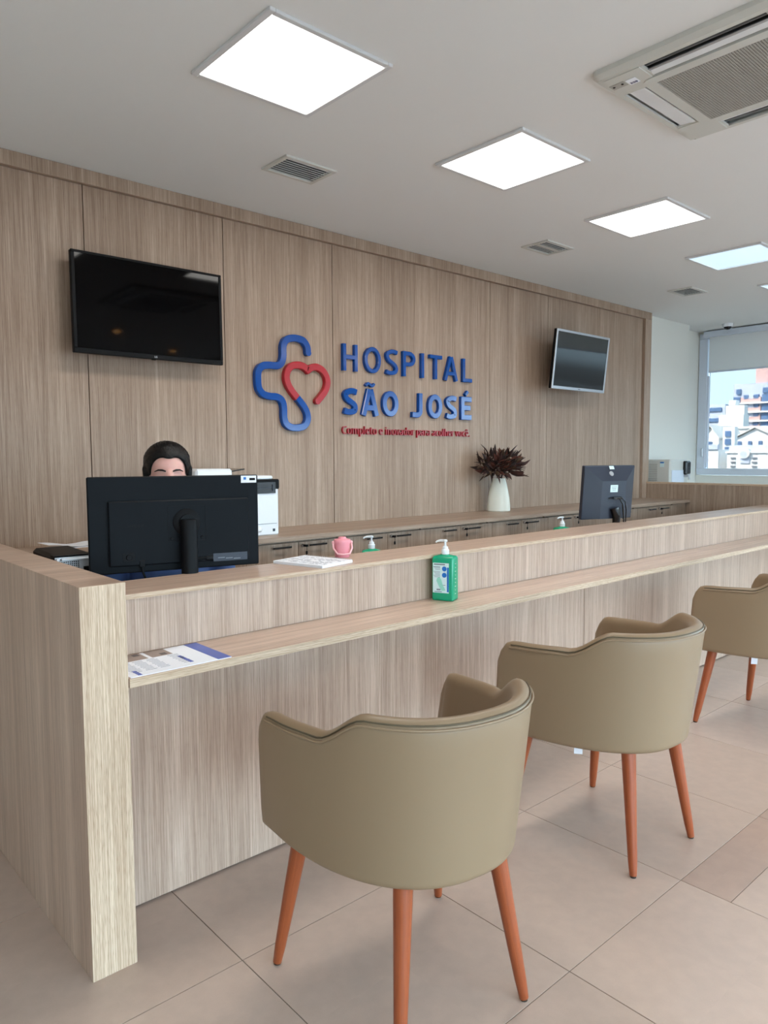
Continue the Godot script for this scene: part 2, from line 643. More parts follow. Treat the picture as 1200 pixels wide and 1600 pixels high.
	bx("wall_pier", Vector3(x1, 1.98, 6.1), Vector3(0.2, 1.52, 0.3), M.paint_beige, w)
	var z0 := -0.19
	for k in 4:
		window(k + 1, z0 + 1.56 * k, z0 + 1.56 * (k + 1))
	# low wood partition at the end of the reception
	var pt := thing("low_partition", "low wood-grain partition closing the far end of the reception beside the window", "partition", Vector3(6.475, 0, 0))
	bx("panel", Vector3(0, 0.5885, 0.81), Vector3(0.05, 1.177, 1.62), M.ash_laminate, pt, 0.001, 1, Vector2(0.4, 0.2))
	bx("top_cap", Vector3(0, 1.185, 0.81), Vector3(0.054, 0.016, 1.624), M.light_oak_edge, pt, 0.001, 2)

func added_front_window(n: int, xa: float, xb: float) -> void:
	var w := setting("window_%d" % n)  # unseen window, added to light the counter front from low down
	var ya := 0.16
	var yb := 2.06
	var fr := mb()
	box(fr, Vector3((xa + xb) / 2, ya + 0.03, 6.1), Vector3(xb - xa, 0.06, 0.08), 0.004)
	box(fr, Vector3((xa + xb) / 2, yb - 0.03, 6.1), Vector3(xb - xa, 0.06, 0.08), 0.004)
	for x in [xa + 0.03, xb - 0.03]:
		box(fr, Vector3(x, (ya + yb) / 2, 6.1), Vector3(0.06, yb - ya - 0.12, 0.08), 0.004)
	done(fr, "window_frame", M.alu_white, w)
	bx("pane", Vector3((xa + xb) / 2, (ya + yb) / 2, 6.1), Vector3(xb - xa - 0.12, yb - ya - 0.12, 0.006), M.pane, w)

func window(n: int, za: float, zb: float) -> void:
	var w := setting("window_%d" % n)
	var x := XR + 0.03
	var ya := 1.226
	var yb := 2.74
	var fr := mb()
	box(fr, Vector3(x, ya + 0.035, (za + zb) / 2), Vector3(0.09, 0.07, zb - za), 0.004)
	box(fr, Vector3(x, yb - 0.03, (za + zb) / 2), Vector3(0.09, 0.06, zb - za), 0.004)
	for z in [za + 0.045, zb - 0.045]:
		box(fr, Vector3(x, (ya + yb) / 2 + 0.005, z), Vector3(0.09, yb - ya - 0.13, 0.09), 0.004)
	done(fr, "window_frame", M.alu_white, w)
	bx("pane", Vector3(x + 0.01, (ya + yb) / 2, (za + zb) / 2), Vector3(0.006, yb - ya - 0.13, zb - za - 0.19), M.pane_view_dimmer if n < 3 else M.pane, w)
	var inner := mb()
	for z in [za + 0.098, zb - 0.098]:
		box(inner, Vector3(x - 0.015, 1.80, z), Vector3(0.04, 0.98, 0.018), 0.003)
	done(inner, "glazing_bead", M.alu_white, w)
	if n == 1:
		var hd := mb()
		box(hd, Vector3(x - 0.05, 1.47, za + 0.06), Vector3(0.02, 0.09, 0.018), 0.004)
		done(hd, "window_latch", M.silver, w)
	var b := thing("roller_blind", "pale grey roller blind half lowered over the window beside the beige pillar" if n == 1 else "pale grey roller blind half lowered in a window further along the glazed wall", "blind", Vector3(XR - 0.055, 0, (za + zb) / 2), 0.0, "roller blinds on the glazed wall")
	if n > 1:
		b.set_meta("label", "pale grey roller blind half lowered in a window further along the glazed wall")
	bx("blind_box", Vector3(0.012, 2.722, 0.05), Vector3(0.075, 0.062, zb - za - 0.04), M.alu_white, b, 0.004)
	bx("blind_cloth", Vector3(0.015, 2.51, 0.06), Vector3(0.002, 0.37, zb - za - 0.12), M.blind_cloth, b)
	bx("bottom_bar", Vector3(0.015, 2.326, 0.06), Vector3(0.014, 0.018, zb - za - 0.12), M.alu_white, b, 0.003)

# ------------------------------------------------------------------ ceiling
func led_panel(at: Vector3, label: String, lit: float, dim := false) -> void:
	var t := thing("ceiling_light", label, "ceiling light", at, 0.0, "square ceiling lights")
	var fr := mb()
	for s in [-1.0, 1.0]:
		box(fr, Vector3(s * 0.2355, -0.005, 0), Vector3(0.021, 0.012, 0.492), 0.002)
		box(fr, Vector3(0, -0.005, s * 0.2355), Vector3(0.45, 0.012, 0.021), 0.002)
	done(fr, "frame", M.light_frame, t)
	bx("diffuser", Vector3(0, -0.002, 0), Vector3(0.45, 0.004, 0.45), M.led_diffuser_daylight_glow if dim else M.led_diffuser, t)
	var l := AreaLight3D.new()
	l.name = "light"
	l.area_size = Vector2(0.44, 0.44)
	l.light_energy = lit
	l.light_color = Color(0.82, 0.92, 1.0) if dim else LED_COLOR  # dim ones: weak bluish lamp added in place of reflected daylight
	l.area_range = 14.0
	l.shadow_enabled = true
	t.add_child(l)
	l.position = Vector3(0, -0.006, 0)
	l.rotation_degrees = Vector3(-90, 0, 0)

func ceiling_things() -> void:
	var names := ["square ceiling light panel over the aisle before the large black television", "square ceiling light panel between the first air vent and the air conditioner", "square ceiling light panel beside the middle air vent", "square ceiling light panel nearing the window with daylight painted as a bluish glow", "square ceiling light panel last in the row by the window"]
	for k in 5:
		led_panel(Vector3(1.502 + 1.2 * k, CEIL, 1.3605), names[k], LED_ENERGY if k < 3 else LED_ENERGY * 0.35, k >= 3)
	# unseen panels added behind the photographer to light the front faces
	for q in [[-1.9, 4.3], [-0.7, 4.3], [0.5, 4.3], [1.7, 4.3], [5.3, 4.3], [6.5, 4.3]]:
		led_panel(Vector3(q[0], CEIL, q[1]), "added unseen square ceiling light panel over the waiting room for frontal light", LED_ENERGY * 0.6)
	# two warm downlights that the black screen mirrors
	for q in [Vector3(2.92, CEIL, 3.88), Vector3(3.89, CEIL, 4.68)]:
		var t := thing("downlight", "small round warm downlight in the waiting room ceiling", "downlight", q, 0.0, "warm downlights")
		var st := mb()
		lathe(st, [Vector2(0.036, 0.004), Vector2(0.036, -0.006), Vector2(0.055, -0.008), Vector2(0.058, 0.0), Vector2(0.058, 0.004)], 24)
		done(st, "ring", M.white_plastic, t)
		st = mb()
		lathe(st, [Vector2(0.0, 0.002), Vector2(0.036, 0.002), Vector2(0.036, -0.003), Vector2(0.0, -0.003)], 24)
		done(st, "lamp", M.warm_lamp, t)
		var l := SpotLight3D.new()
		l.name = "light"
		l.light_color = Color(1.0, 0.74, 0.45)
		l.light_energy = 1.2
		l.light_size = 0.034
		l.spot_angle = 50.0
		l.spot_range = 12.0
		l.spot_attenuation = 2.0
		l.shadow_enabled = true
		t.add_child(l)
		l.position = Vector3(0, -0.012, 0)
		l.rotation_degrees = Vector3(-90, 0, 0)
	# air vents
	var vl := ["slatted white air vent beside the first light panel", "slatted white air vent with a broad middle bar", "slatted white air vent over the end of the wood cladding"]
	for k in 3:
		var t := thing("air_vent", vl[k], "air vent", Vector3([2.034, 3.955, 5.855][k], CEIL, 0.656), 0.0, "ceiling air vents")
		var fr := mb()
		for s in [-1.0, 1.0]:
			box(fr, Vector3(0, -0.004, s * 0.092), Vector3(0.284, 0.010, 0.022), 0.002)
			box(fr, Vector3(s * 0.131, -0.004, 0), Vector3(0.022, 0.010, 0.163), 0.002)
		done(fr, "frame", M.off_white_plastic, t)
		var du := mb()
		for s in [-1.0, 1.0]:
			box(du, Vector3(s * 0.1195, 0.092, 0), Vector3(0.002, 0.18, 0.163))
			box(du, Vector3(0, 0.092, s * 0.081), Vector3(0.237, 0.18, 0.002))
		box(du, Vector3(0, 0.183, 0), Vector3(0.24, 0.002, 0.163))
		done(du, "duct", M.galvanised, t)
		for j in 8:
			if k == 1 and (j == 3 or j == 4):
				continue
			var st := mb()
			box(st, Vector3.ZERO, Vector3(0.24, 0.0025, 0.013), 0.0, 1, Vector2.ZERO, Basis(Vector3.RIGHT, 0.5), Vector3(0, -0.005, -0.0715 + j * 0.0204))
			done(st, "slat", M.off_white_plastic, t)
		if k == 1:
			bx("damper_bar", Vector3(0, -0.005, 0), Vector3(0.24, 0.004, 0.03), M.off_white_plastic, t)
		for s in [-1.0, 1.0]:
			var st := mb()
			lathe(st, [Vector2(0.004, -0.009), Vector2(0.003, -0.011), Vector2(0.0, -0.011)], 8, Vector3(s * 0.1, 0, 0.092))
			done(st, "screw", M.steel, t)
	# security camera
	var d := thing("security_camera", "small white dome security camera on the ceiling before the blind", "camera", Vector3(7.60, CEIL, 0.235))
	var ds := mb()
	lathe(ds, [Vector2(0.0, 0.0), Vector2(0.055, 0.0), Vector2(0.055, -0.018), Vector2(0.048, -0.032), Vector2(0.0, -0.032)], 24)
	done(ds, "base", M.white_plastic, d)
	ds = mb()
	lathe(ds, [Vector2(0.036, -0.031), Vector2(0.034, -0.043), Vector2(0.025, -0.054), Vector2(0.012, -0.06), Vector2(0.0, -0.061)], 20)
	done(ds, "dome", M.black_gloss, d)
	air_conditioner()

func air_conditioner() -> void:
	# cassette in the ceiling: frame, four louvre slots, intake grille, corner covers
	var t := thing("air_conditioner", "square white ceiling cassette air conditioner with louvres and a perforated intake grille", "air conditioner", Vector3(2.672, CEIL, 2.385))
	var R := 0.372
	var st := mb()
	# sloping rim
	var o := rounded(2 * R, 2 * R, 0.03, 5)
	var i2 := rounded(2 * R - 0.03, 2 * R - 0.03, 0.026, 5)
	for k in o.size():
		var j := (k + 1) % o.size()
		face(st, [Vector3(o[k].x, 0, o[k].y), Vector3(o[j].x, 0, o[j].y), Vector3(o[j].x, -0.016, o[j].y), Vector3(o[k].x, -0.016, o[k].y)], Vector3(o[k].x, 0, o[k].y))
		face(st, [Vector3(o[k].x, -0.016, o[k].y), Vector3(o[j].x, -0.016, o[j].y), Vector3(i2[j].x, -0.030, i2[j].y), Vector3(i2[k].x, -0.030, i2[k].y)], Vector3(o[k].x, -0.3, o[k].y))
	# flat band round the slots, as strips that leave the slots open
	var a := R - 0.015
	for s in [-1.0, 1.0]:
		box(st, Vector3(0, -0.026, s * (a - 0.01)), Vector3(2 * a - 0.01, 0.008, 0.02))
		box(st, Vector3(s * (a - 0.01), -0.026, 0), Vector3(0.02, 0.008, 2 * a - 0.042))
		for q in [-1.0, 1.0]:
			box(st, Vector3(s * 0.266, -0.026, q * 0.266), Vector3(0.14, 0.008, 0.14))
	done(st, "rim", M.off_white_plastic, t)
	for s in [[-1, -1], [1, -1], [-1, 1], [1, 1]]:
		bx("corner_cover", Vector3(s[0] * 0.272, -0.0315, s[1] * 0.272), Vector3(0.138, 0.004, 0.138), M.off_white_plastic, t, 0.0015)
	for k in 4:
		var b := Basis(Vector3.UP, k * PI / 2)
		st = mb()
		var tip := Basis(Vector3.RIGHT, 0.08 if k == 0 else 0.35)
		box(st, Vector3.ZERO, Vector3(0.392, 0.006, 0.062 if k == 0 else 0.030), 0.002, 1, Vector2.ZERO, b * tip, b * Vector3(0, -0.026, -0.293 if k == 0 else -0.272))
		done(st, "louvre", M.white_plastic, t)
		if k == 1:
			st = mb()
			box(st, Vector3.ZERO, Vector3(0.392, 0.003, 0.012), 0.0, 1, Vector2.ZERO, b, b * Vector3(0, -0.027, -0.291))
			done(st, "louvre_lip", M.silver, t)
	# casing above the ceiling: four sides and a top, open below
	st = mb()
	for q in [-1.0, 1.0]:
		box(st, Vector3(q * 0.306, 0.09, 0), Vector3(0.006, 0.22, 0.618))
		box(st, Vector3(0, 0.09, q * 0.306), Vector3(0.606, 0.22, 0.006))
		# walls between the intake and the air slots
		box(st, Vector3(q * 0.244, 0.03, 0), Vector3(0.006, 0.11, 0.49))
		box(st, Vector3(0, 0.03, q * 0.244), Vector3(0.482, 0.11, 0.006))
	box(st, Vector3(0, 0.203, 0), Vector3(0.618, 0.006, 0.618))
	done(st, "casing", M.galvanised, t)
	# intake panel: a frame with rounded corners round the open mesh
	st = mb()
	var po := rounded(0.50, 0.50, 0.035, 5)
	var pi := rounded(0.42, 0.42, 0.004, 5)
	for k in po.size():
		var j := (k + 1) % po.size()
		face(st, [Vector3(po[k].x, -0.037, po[k].y), Vector3(po[j].x, -0.037, po[j].y), Vector3(pi[j].x, -0.037, pi[j].y), Vector3(pi[k].x, -0.037, pi[k].y)], Vector3.DOWN)
		face(st, [Vector3(po[k].x, -0.022, po[k].y), Vector3(po[j].x, -0.022, po[j].y), Vector3(pi[j].x, -0.022, pi[j].y), Vector3(pi[k].x, -0.022, pi[k].y)], Vector3.UP)
		face(st, [Vector3(po[k].x, -0.037, po[k].y), Vector3(po[j].x, -0.037, po[j].y), Vector3(po[j].x, -0.022, po[j].y), Vector3(po[k].x, -0.022, po[k].y)], Vector3(po[k].x + po[j].x, 0, po[k].y + po[j].y))
		face(st, [Vector3(pi[k].x, -0.037, pi[k].y), Vector3(pi[j].x, -0.037, pi[j].y), Vector3(pi[j].x, -0.022, pi[j].y), Vector3(pi[k].x, -0.022, pi[k].y)], Vector3(-pi[k].x - pi[j].x, 0, -pi[k].y - pi[j].y))
	done(st, "intake_panel", M.off_white_plastic, t)
	var g := mb()
	for k in 47:
		var u := -0.207 + 0.009 * k
		box(g, Vector3(u, -0.0345, 0), Vector3(0.0035, 0.003, 0.42))
		box(g, Vector3(0, -0.0348, u), Vector3(0.42, 0.003, 0.0035))
	var gi := done(g, "intake_mesh", M.grille_plastic, t)
	gi.set_meta("kind", "stuff")
	bx("air_filter", Vector3(0, -0.020, 0), Vector3(0.47, 0.003, 0.47), M.grille_plastic, t)
	# sensors and the room number sticker on the corner cover
	bx("sensor_window", Vector3(-0.283, -0.0345, -0.312), Vector3(0.034, 0.002, 0.054), M.grille_plastic, t, 0.0005)
	for z in [-0.328, -0.296]:
		st = mb()
		lathe(st, [Vector2(0.005, -0.0352), Vector2(0.004, -0.0368), Vector2(0.0, -0.0368)], 10, Vector3(-0.285, 0, z))
		done(st, "sensor", M.black_gloss, t)
	var stk := bx("number_sticker", Vector3(-0.276, -0.0345, -0.262), Vector3(0.040, 0.001, 0.036), M.paper, t)
	var n := put(text("509", 0.012, 0.0006, true), "sticker_number", M.navy_print, stk)
	n.transform = Transform3D(Basis(Vector3(0, 0, 1), Vector3(1, 0, 0), Vector3(0, -1, 0)), Vector3(-0.268, -0.0352, -0.262))

# ------------------------------------------------------------------ things on the back wall
func wall_things() -> void:
	# large black television on a bracket
	var t := thing("television", "black switched-off television on the wood wall above the receptionist", "television", Vector3(1.556, 2.143, 0.10))
	t.rotation.x = deg_to_rad(-0.6)
	var st := mb()
	box(st, Vector3(0, 0, -0.012), Vector3(0.749, 0.455, 0.022), 0.003)
	done(st, "housing", M.black_plastic, t)
	bx("screen", Vector3(0, 0.005, 0.0005), Vector3(0.717, 0.421, 0.004), M.screen_off, t)
	st = mb()
	for s in [-1.0, 1.0]:
		box(st, Vector3(s * 0.3665, 0.005, 0.001), Vector3(0.016, 0.421, 0.007), 0.002)
	box(st, Vector3(0, 0.2215, 0.001), Vector3(0.749, 0.012, 0.007), 0.002)
	box(st, Vector3(0, -0.2165, 0.001), Vector3(0.749, 0.022, 0.007), 0.002)
	done(st, "bezel", M.black_plastic, t)
	st = mb()
	box(st, Vector3(0, -0.03, -0.04), Vector3(0.52, 0.28, 0.035), 0.01)
	done(st, "rear_cover", M.black_plastic, t)
	st = mb()
	box(st, Vector3(0, 0, -0.083), Vector3(0.12, 0.24, 0.055), 0.004)
	done(st, "wall_bracket", M.dark_metal, t)
	var lg := put(text("LG", 0.009, 0.0006, true), "maker_mark", M.silver, t, Vector3(0.01, -0.217, 0.0048))
	lg.name = "maker_mark"
	st = mb()
	box(st, Vector3(0.0, -0.230, 0.0), Vector3(0.02, 0.006, 0.008), 0.001)
	done(st, "sensor_tab", M.black_gloss, t)
	# silver television, tipped forward
	t = thing("television", "silver framed switched-off television tipped forward on the wood wall near the window", "television", Vector3(5.075, 2.178, 0.185))
	t.rotation.x = deg_to_rad(6.2)
	st = mb()
	box(st, Vector3(0, 0, -0.014), Vector3(0.733, 0.447, 0.026), 0.003)
	done(st, "housing", M.black_plastic, t)
	bx("screen", Vector3(0, 0.004, 0.0005), Vector3(0.700, 0.411, 0.004), M.screen_grey, t)
	st = mb()
	for s in [-1.0, 1.0]:
		box(st, Vector3(s * 0.3585, 0, 0.001), Vector3(0.018, 0.447, 0.008), 0.002)
	box(st, Vector3(0, 0.2155, 0.001), Vector3(0.70, 0.018, 0.008), 0.002)
	box(st, Vector3(0, -0.2125, 0.001), Vector3(0.70, 0.024, 0.008), 0.002)
	done(st, "bezel", M.silver, t)
	st = mb()
	box(st, Vector3(0, -0.02, -0.05), Vector3(0.5, 0.3, 0.045), 0.012)
	done(st, "rear_cover", M.black_plastic, t)
	st = mb()
	box(st, Vector3(0, 0, -0.12), Vector3(0.2, 0.2, 0.1), 0.004)
	done(st, "wall_bracket", M.dark_metal, t)
	bx("maker_mark", Vector3(0, -0.2125, 0.0055), Vector3(0.03, 0.006, 0.001), M.grey_print, t)
	sign_logo()
	sign_letters()

func sign_logo() -> void:
	var t := thing("hospital_emblem", "blue cross outline with a red heart, raised emblem on the wood wall", "emblem", Vector3(0, 0, -0.011))
	var B := [Vector2(2.539, 2.044), Vector2(2.534, 2.078), Vector2(2.508, 2.108), Vector2(2.465, 2.117), Vector2(2.423, 2.115), Vector2(2.386, 2.100), Vector2(2.369, 2.066), Vector2(2.367, 2.010), Vector2(2.355, 1.973), Vector2(2.324, 1.953), Vector2(2.264, 1.951), Vector2(2.225, 1.942), Vector2(2.201, 1.913), Vector2(2.198, 1.862), Vector2(2.204, 1.819), Vector2(2.230, 1.790), Vector2(2.271, 1.780), Vector2(2.321, 1.778), Vector2(2.353, 1.761), Vector2(2.366, 1.727), Vector2(2.368, 1.664), Vector2(2.382, 1.628), Vector2(2.418, 1.610), Vector2(2.466, 1.610), Vector2(2.508, 1.622), Vector2(2.531, 1.654), Vector2(2.529, 1.693), Vector2(2.511, 1.727), Vector2(2.488, 1.753), Vector2(2.460, 1.780)]
	var Ra := [Vector2(2.459, 1.781), Vector2(2.427, 1.813), Vector2(2.399, 1.851), Vector2(2.387, 1.892), Vector2(2.397, 1.933), Vector2(2.427, 1.960), Vector2(2.470, 1.968), Vector2(2.507, 1.962), Vector2(2.537, 1.944)]
	var Rb := [Vector2(2.537, 1.944), Vector2(2.568, 1.962), Vector2(2.607, 1.965), Vector2(2.647, 1.947), Vector2(2.672, 1.914), Vector2(2.679, 1.877), Vector2(2.666, 1.838), Vector2(2.638, 1.803), Vector2(2.604, 1.769)]
	var st := mb()
	var bp := smooth_path(B)
	stroke(st, bp, 0.040, 0.028, false, 0.0)
	round_end(st, bp[0], bp[0] - bp[1], 0.040, 0.028)
	done(st, "cross_line", M.sign_blue, t)
	st = mb()
	var rp := smooth_path(Ra)
	rp.append_array(smooth_path(Rb).slice(1))
	stroke(st, rp, 0.040, 0.028, false, 0.0)
	round_end(st, rp[rp.size() - 1], rp[rp.size() - 1] - rp[rp.size() - 2], 0.040, 0.028)
	done(st, "heart_line", M.sign_red, t)

func round_end(st: SurfaceTool, p: Vector2, dir: Vector2, w: float, d: float) -> void:
	st.set_smooth_group(-1)
	var dn := dir.normalized()
	var sd := Vector2(-dn.y, dn.x)
	var fan := []
	for k in 9:
		var a := PI * k / 8.0
		fan.append(p + sd * cos(a) * w / 2 + dn * sin(a) * w / 2)
	var top := []
	for f in fan:
		top.append(Vector3(f.x, f.y, d))
	face(st, top, Vector3(0, 0, 1))
	for k in 8:
		var n: Vector2 = (fan[k] + fan[k + 1]) / 2 - p
		face(st, [Vector3(fan[k].x, fan[k].y, 0), Vector3(fan[k + 1].x, fan[k + 1].y, 0), Vector3(fan[k + 1].x, fan[k + 1].y, d), Vector3(fan[k].x, fan[k].y, d)], Vector3(n.x, n.y, 0))

func arc(c: Vector2, rx: float, ry: float, a0: float, a1: float, n := 12) -> Array:
	var out := []
	for k in n + 1:
		var a := deg_to_rad(a0 + (a1 - a0) * k / n)
		out.append(c + Vector2(cos(a) * rx, sin(a) * ry))
	return out

# the strokes of one capital in a box w x h (outer), stroke width s
func glyph(ch: String, w: float, h: float, s: float) -> Array:
	var r := s / 2
	var x0 := r
	var x1 := w - r
	var y0 := r
	var y1 := h - r
	match ch:
		"H":
			return [[[Vector2(x0, 0), Vector2(x0, h)], false], [[Vector2(x1, 0), Vector2(x1, h)], false], [[Vector2(x0, h * 0.52), Vector2(x1, h * 0.52)], false]]
		"O":
			var rx := w / 2 - r
			var ry := minf(rx * 1.15, h / 2 - r)
			var p := arc(Vector2(w / 2, y1 - ry), rx, ry, 0, 180, 14)
			p.append_array(arc(Vector2(w / 2, y0 + ry), rx, ry, 180, 360, 14))
			return [[p, true]]
		"S":
			var p := smooth_path([Vector2(w * 0.93, y1 - h * 0.035), Vector2(w * 0.72, y1 + 0.0), Vector2(w * 0.45, y1 - h * 0.005), Vector2(w * 0.2, y1 - h * 0.09), Vector2(w * 0.15, h * 0.72), Vector2(w * 0.28, h * 0.58), Vector2(w * 0.55, h * 0.48), Vector2(w * 0.8, h * 0.37), Vector2(w - r, h * 0.24), Vector2(w * 0.78, y0 + h * 0.05), Vector2(w * 0.5, y0), Vector2(w * 0.25, y0 + h * 0.005), Vector2(w * 0.06, y0 + h * 0.05)], 4)
			return [[p, false]]
		"P":
			var p := [Vector2(x0, y1), Vector2(w * 0.5, y1)]
			p.append_array(arc(Vector2(w * 0.5, h * 0.705), x1 - w * 0.5, y1 - h * 0.705, 80, -80, 12))
			p.append_array([Vector2(w * 0.5, 2 * h * 0.705 - y1), Vector2(x0, 2 * h * 0.705 - y1)])
			return [[[Vector2(x0, 0), Vector2(x0, h)], false], [p, false]]
		"I":
			return [[[Vector2(w / 2, 0), Vector2(w / 2, h)], false]]
		"T":
			return [[[Vector2(0, y1), Vector2(w, y1)], false], [[Vector2(w / 2, 0), Vector2(w / 2, y1)], false]]
		"A":
			return [[[Vector2(x0 * 0.9, 0), Vector2(w / 2 - r * 0.35, h)], false], [[Vector2(w - x0 * 0.9, 0), Vector2(w / 2 + r * 0.35, h)], false], [[Vector2(w * 0.26, h * 0.30), Vector2(w * 0.74, h * 0.30)], false]]
		"L":
			return [[[Vector2(x0, h), Vector2(x0, y0), Vector2(w, y0)], false]]
		"J":
			var p := [Vector2(x1, h), Vector2(x1, h * 0.3)]
			p.append_array(arc(Vector2(x1 - w * 0.42, h * 0.27), w * 0.42, h * 0.27 - y0, 0, -95, 10))
			p.append(Vector2(0, y0 + h * 0.012))
			return [[p, false]]
		"E":
			return [[[Vector2(w, y1), Vector2(x0, y1), Vector2(x0, y0), Vector2(w, y0)], false], [[Vector2(x0, h * 0.52), Vector2(w * 0.9, h * 0.52)], false]]
		"~":
			return [[smooth_path([Vector2(0, h * 0.25), Vector2(w * 0.25, h * 0.75), Vector2(w * 0.5, h * 0.5), Vector2(w * 0.75, h * 0.25), Vector2(w, h * 0.75)], 4), false]]
		"'":
			return [[[Vector2(0, 0), Vector2(w, h)], false]]
	return []

func letters(t: Node3D, list: Array, y: float, h: float, s: float) -> void:
	for q in list:
		var st := mb()
		var ch: String = q[0]
		var z := 0.0
		var parts := glyph(ch[0], q[2] - q[1], h, s)
		for g in parts:
			var p := []
			for v in g[0]:
				p.append(v + Vector2(q[1], y))
			stroke(st, p, s, 0.024 + z, g[1], 0.0)
			z -= 0.0004
		if ch == "A~":
			for g in glyph("~", 0.070, 0.030, 0.018):
				var p := []
				for v in g[0]:
					p.append(v + Vector2((q[1] + q[2]) / 2 - 0.035, y + h + 0.014))
				stroke(st, p, 0.016, 0.024, false, 0.0)
		if ch == "E'":
			stroke(st, [Vector2(q[1] + 0.046, y + h + 0.010), Vector2(q[1] + 0.072, y + h + 0.036)], 0.022, 0.024, false, 0.0)
		var nm: String = {"A~": "letter_a_tilde", "E'": "letter_e_acute"}.get(ch, "letter_" + ch.to_lower())
		done(st, nm, M.sign_blue, t)

func sign_letters() -> void:
	var t := thing("sign_lettering", "raised blue capitals reading HOSPITAL on the wood wall", "lettering", Vector3(0, 0, -0.011))
	letters(t, [["H", 2.799, 2.916], ["O", 2.970, 3.106], ["S", 3.146, 3.254], ["P", 3.298, 3.412], ["I", 3.460, 3.498], ["T", 3.546, 3.663], ["A", 3.688, 3.824], ["L", 3.874, 3.970]], 1.962, 0.162, 0.026)
	t = thing("sign_lettering", "raised bold glossy blue letters reading SÃO JOSÉ on the wood wall", "lettering", Vector3(0, 0, -0.011))
	letters(t, [["S", 2.801, 2.912], ["A~", 2.945, 3.086], ["O", 3.118, 3.256], ["J", 3.381, 3.476], ["O", 3.529, 3.666], ["S", 3.704, 3.814], ["E'", 3.857, 3.966]], 1.697, 0.163, 0.036)
	t = thing("sign_lettering", "thin red raised tagline on the wood wall under the blue letters", "lettering", Vector3(3.379, 1.603, -0.011))
	var tm := text("Completo e inovador para acolher você.", 0.047, 0.014)
	var w := tm.get_aabb().size.x
	var o := put(tm, "tagline", M.sign_red_dark, t)
	o.scale = Vector3(1.163 / maxf(w, 0.01), 1, 1)
	o.position = Vector3(0, 0, 0.007)

# ------------------------------------------------------------------ reception counter
func counter() -> void:
	var t := thing("reception_counter", "long wood-grain reception counter with a raised top, a writing shelf and a thick end panel", "counter")
	# end panel with a paler edge band on its front
	var e := bx("end_panel", Vector3(0.7335, 0.55, 0.771), Vector3(0.125, 1.10, 1.538), M.ash_laminate_brightened, t, 0.0008, 1, Vector2(0.9, 0.45))
	bx("edge_band", Vector3(0.7335, 0.55, 1.5415), Vector3(0.125, 1.10, 0.005), M.light_oak_edge, e, 0.0008)
	# panels under and over the shelf
	bx("front_panel", Vector3(2.114, 0.405, 1.29), Vector3(2.634, 0.794, 0.02), M.ash_laminate_brightened, t, 0.0008, 1, Vector2(0.15, 0.62))
	bx("front_panel", Vector3(4.943, 0.405, 1.29), Vector3(3.014, 0.794, 0.02), M.ash_laminate_brightened, t, 0.0008, 1, Vector2(0.55, 0.22))
	bx("plinth", Vector3(3.62, 0.006, 1.27), Vector3(5.64, 0.012, 0.02), M.groove, t)
	bx("upper_panel", Vector3(3.623, 0.917, 1.29), Vector3(5.654, 0.178, 0.02), M.ash_laminate_brightened, t, 0.0008, 1, Vector2(0.35, 0.1))
	# writing shelf in two lengths with edge bands
	for q in [[0.797, 3.251], [3.2525, 6.448]]:
		var w: float = q[1] - q[0]
		var c: float = (q[0] + q[1]) / 2
		var s := bx("writing_shelf", Vector3(c, 0.815, 1.4235), Vector3(w, 0.026, 0.247), M.ash_laminate_brightened, t, 0.0008, 0, Vector2(0.2, q[0]))
		bx("edge_band", Vector3(c, 0.815, 1.5485), Vector3(w, 0.026, 0.003), M.light_oak_edge, s, 0.0006, 0, Vector2(0.1, q[0]))
	var top := bx("counter_top", Vector3(3.623, 1.014, 1.197), Vector3(5.652, 0.016, 0.25), M.ash_laminate_brightened, t, 0.0008, 0, Vector2(0.7, 0.3))
	bx("edge_band", Vector3(3.623, 1.014, 1.3235), Vector3(5.652, 0.016, 0.003), M.light_oak_edge, top, 0.0005, 0, Vector2(0.5, 0.2))
	bx("rear_edge_band", Vector3(3.623, 1.014, 1.0705), Vector3(5.652, 0.016, 0.003), M.light_oak_edge, top, 0.0005, 0, Vector2(0.3, 0.2))
	bx("inner_lining", Vector3(3.623, 0.503, 1.265), Vector3(5.652, 1.004, 0.02), M.ash_laminate_brightened, t, 0.0, 1, Vector2(0.1, 0.1))
	# work desk on the staff side
	var d := thing("work_desk", "wood-grain work desk on the staff side behind the counter", "desk")
	var ds := mb()
	box(ds, Vector3(3.62, 0.785, 1.015), Vector3(5.64, 0.03, 0.475), 0.001, 0)
	box(ds, Vector3(0.925, 0.785, 0.615), Vector3(0.25, 0.03, 0.325), 0.001, 2)
	done(ds, "desk_top", M.ash_laminate, d)
	for x in [0.815, 2.6, 4.5, 6.42]:
		bx("desk_support", Vector3(x, 0.385, 1.05), Vector3(0.022, 0.77, 0.40), M.ash_laminate, d, 0.001)

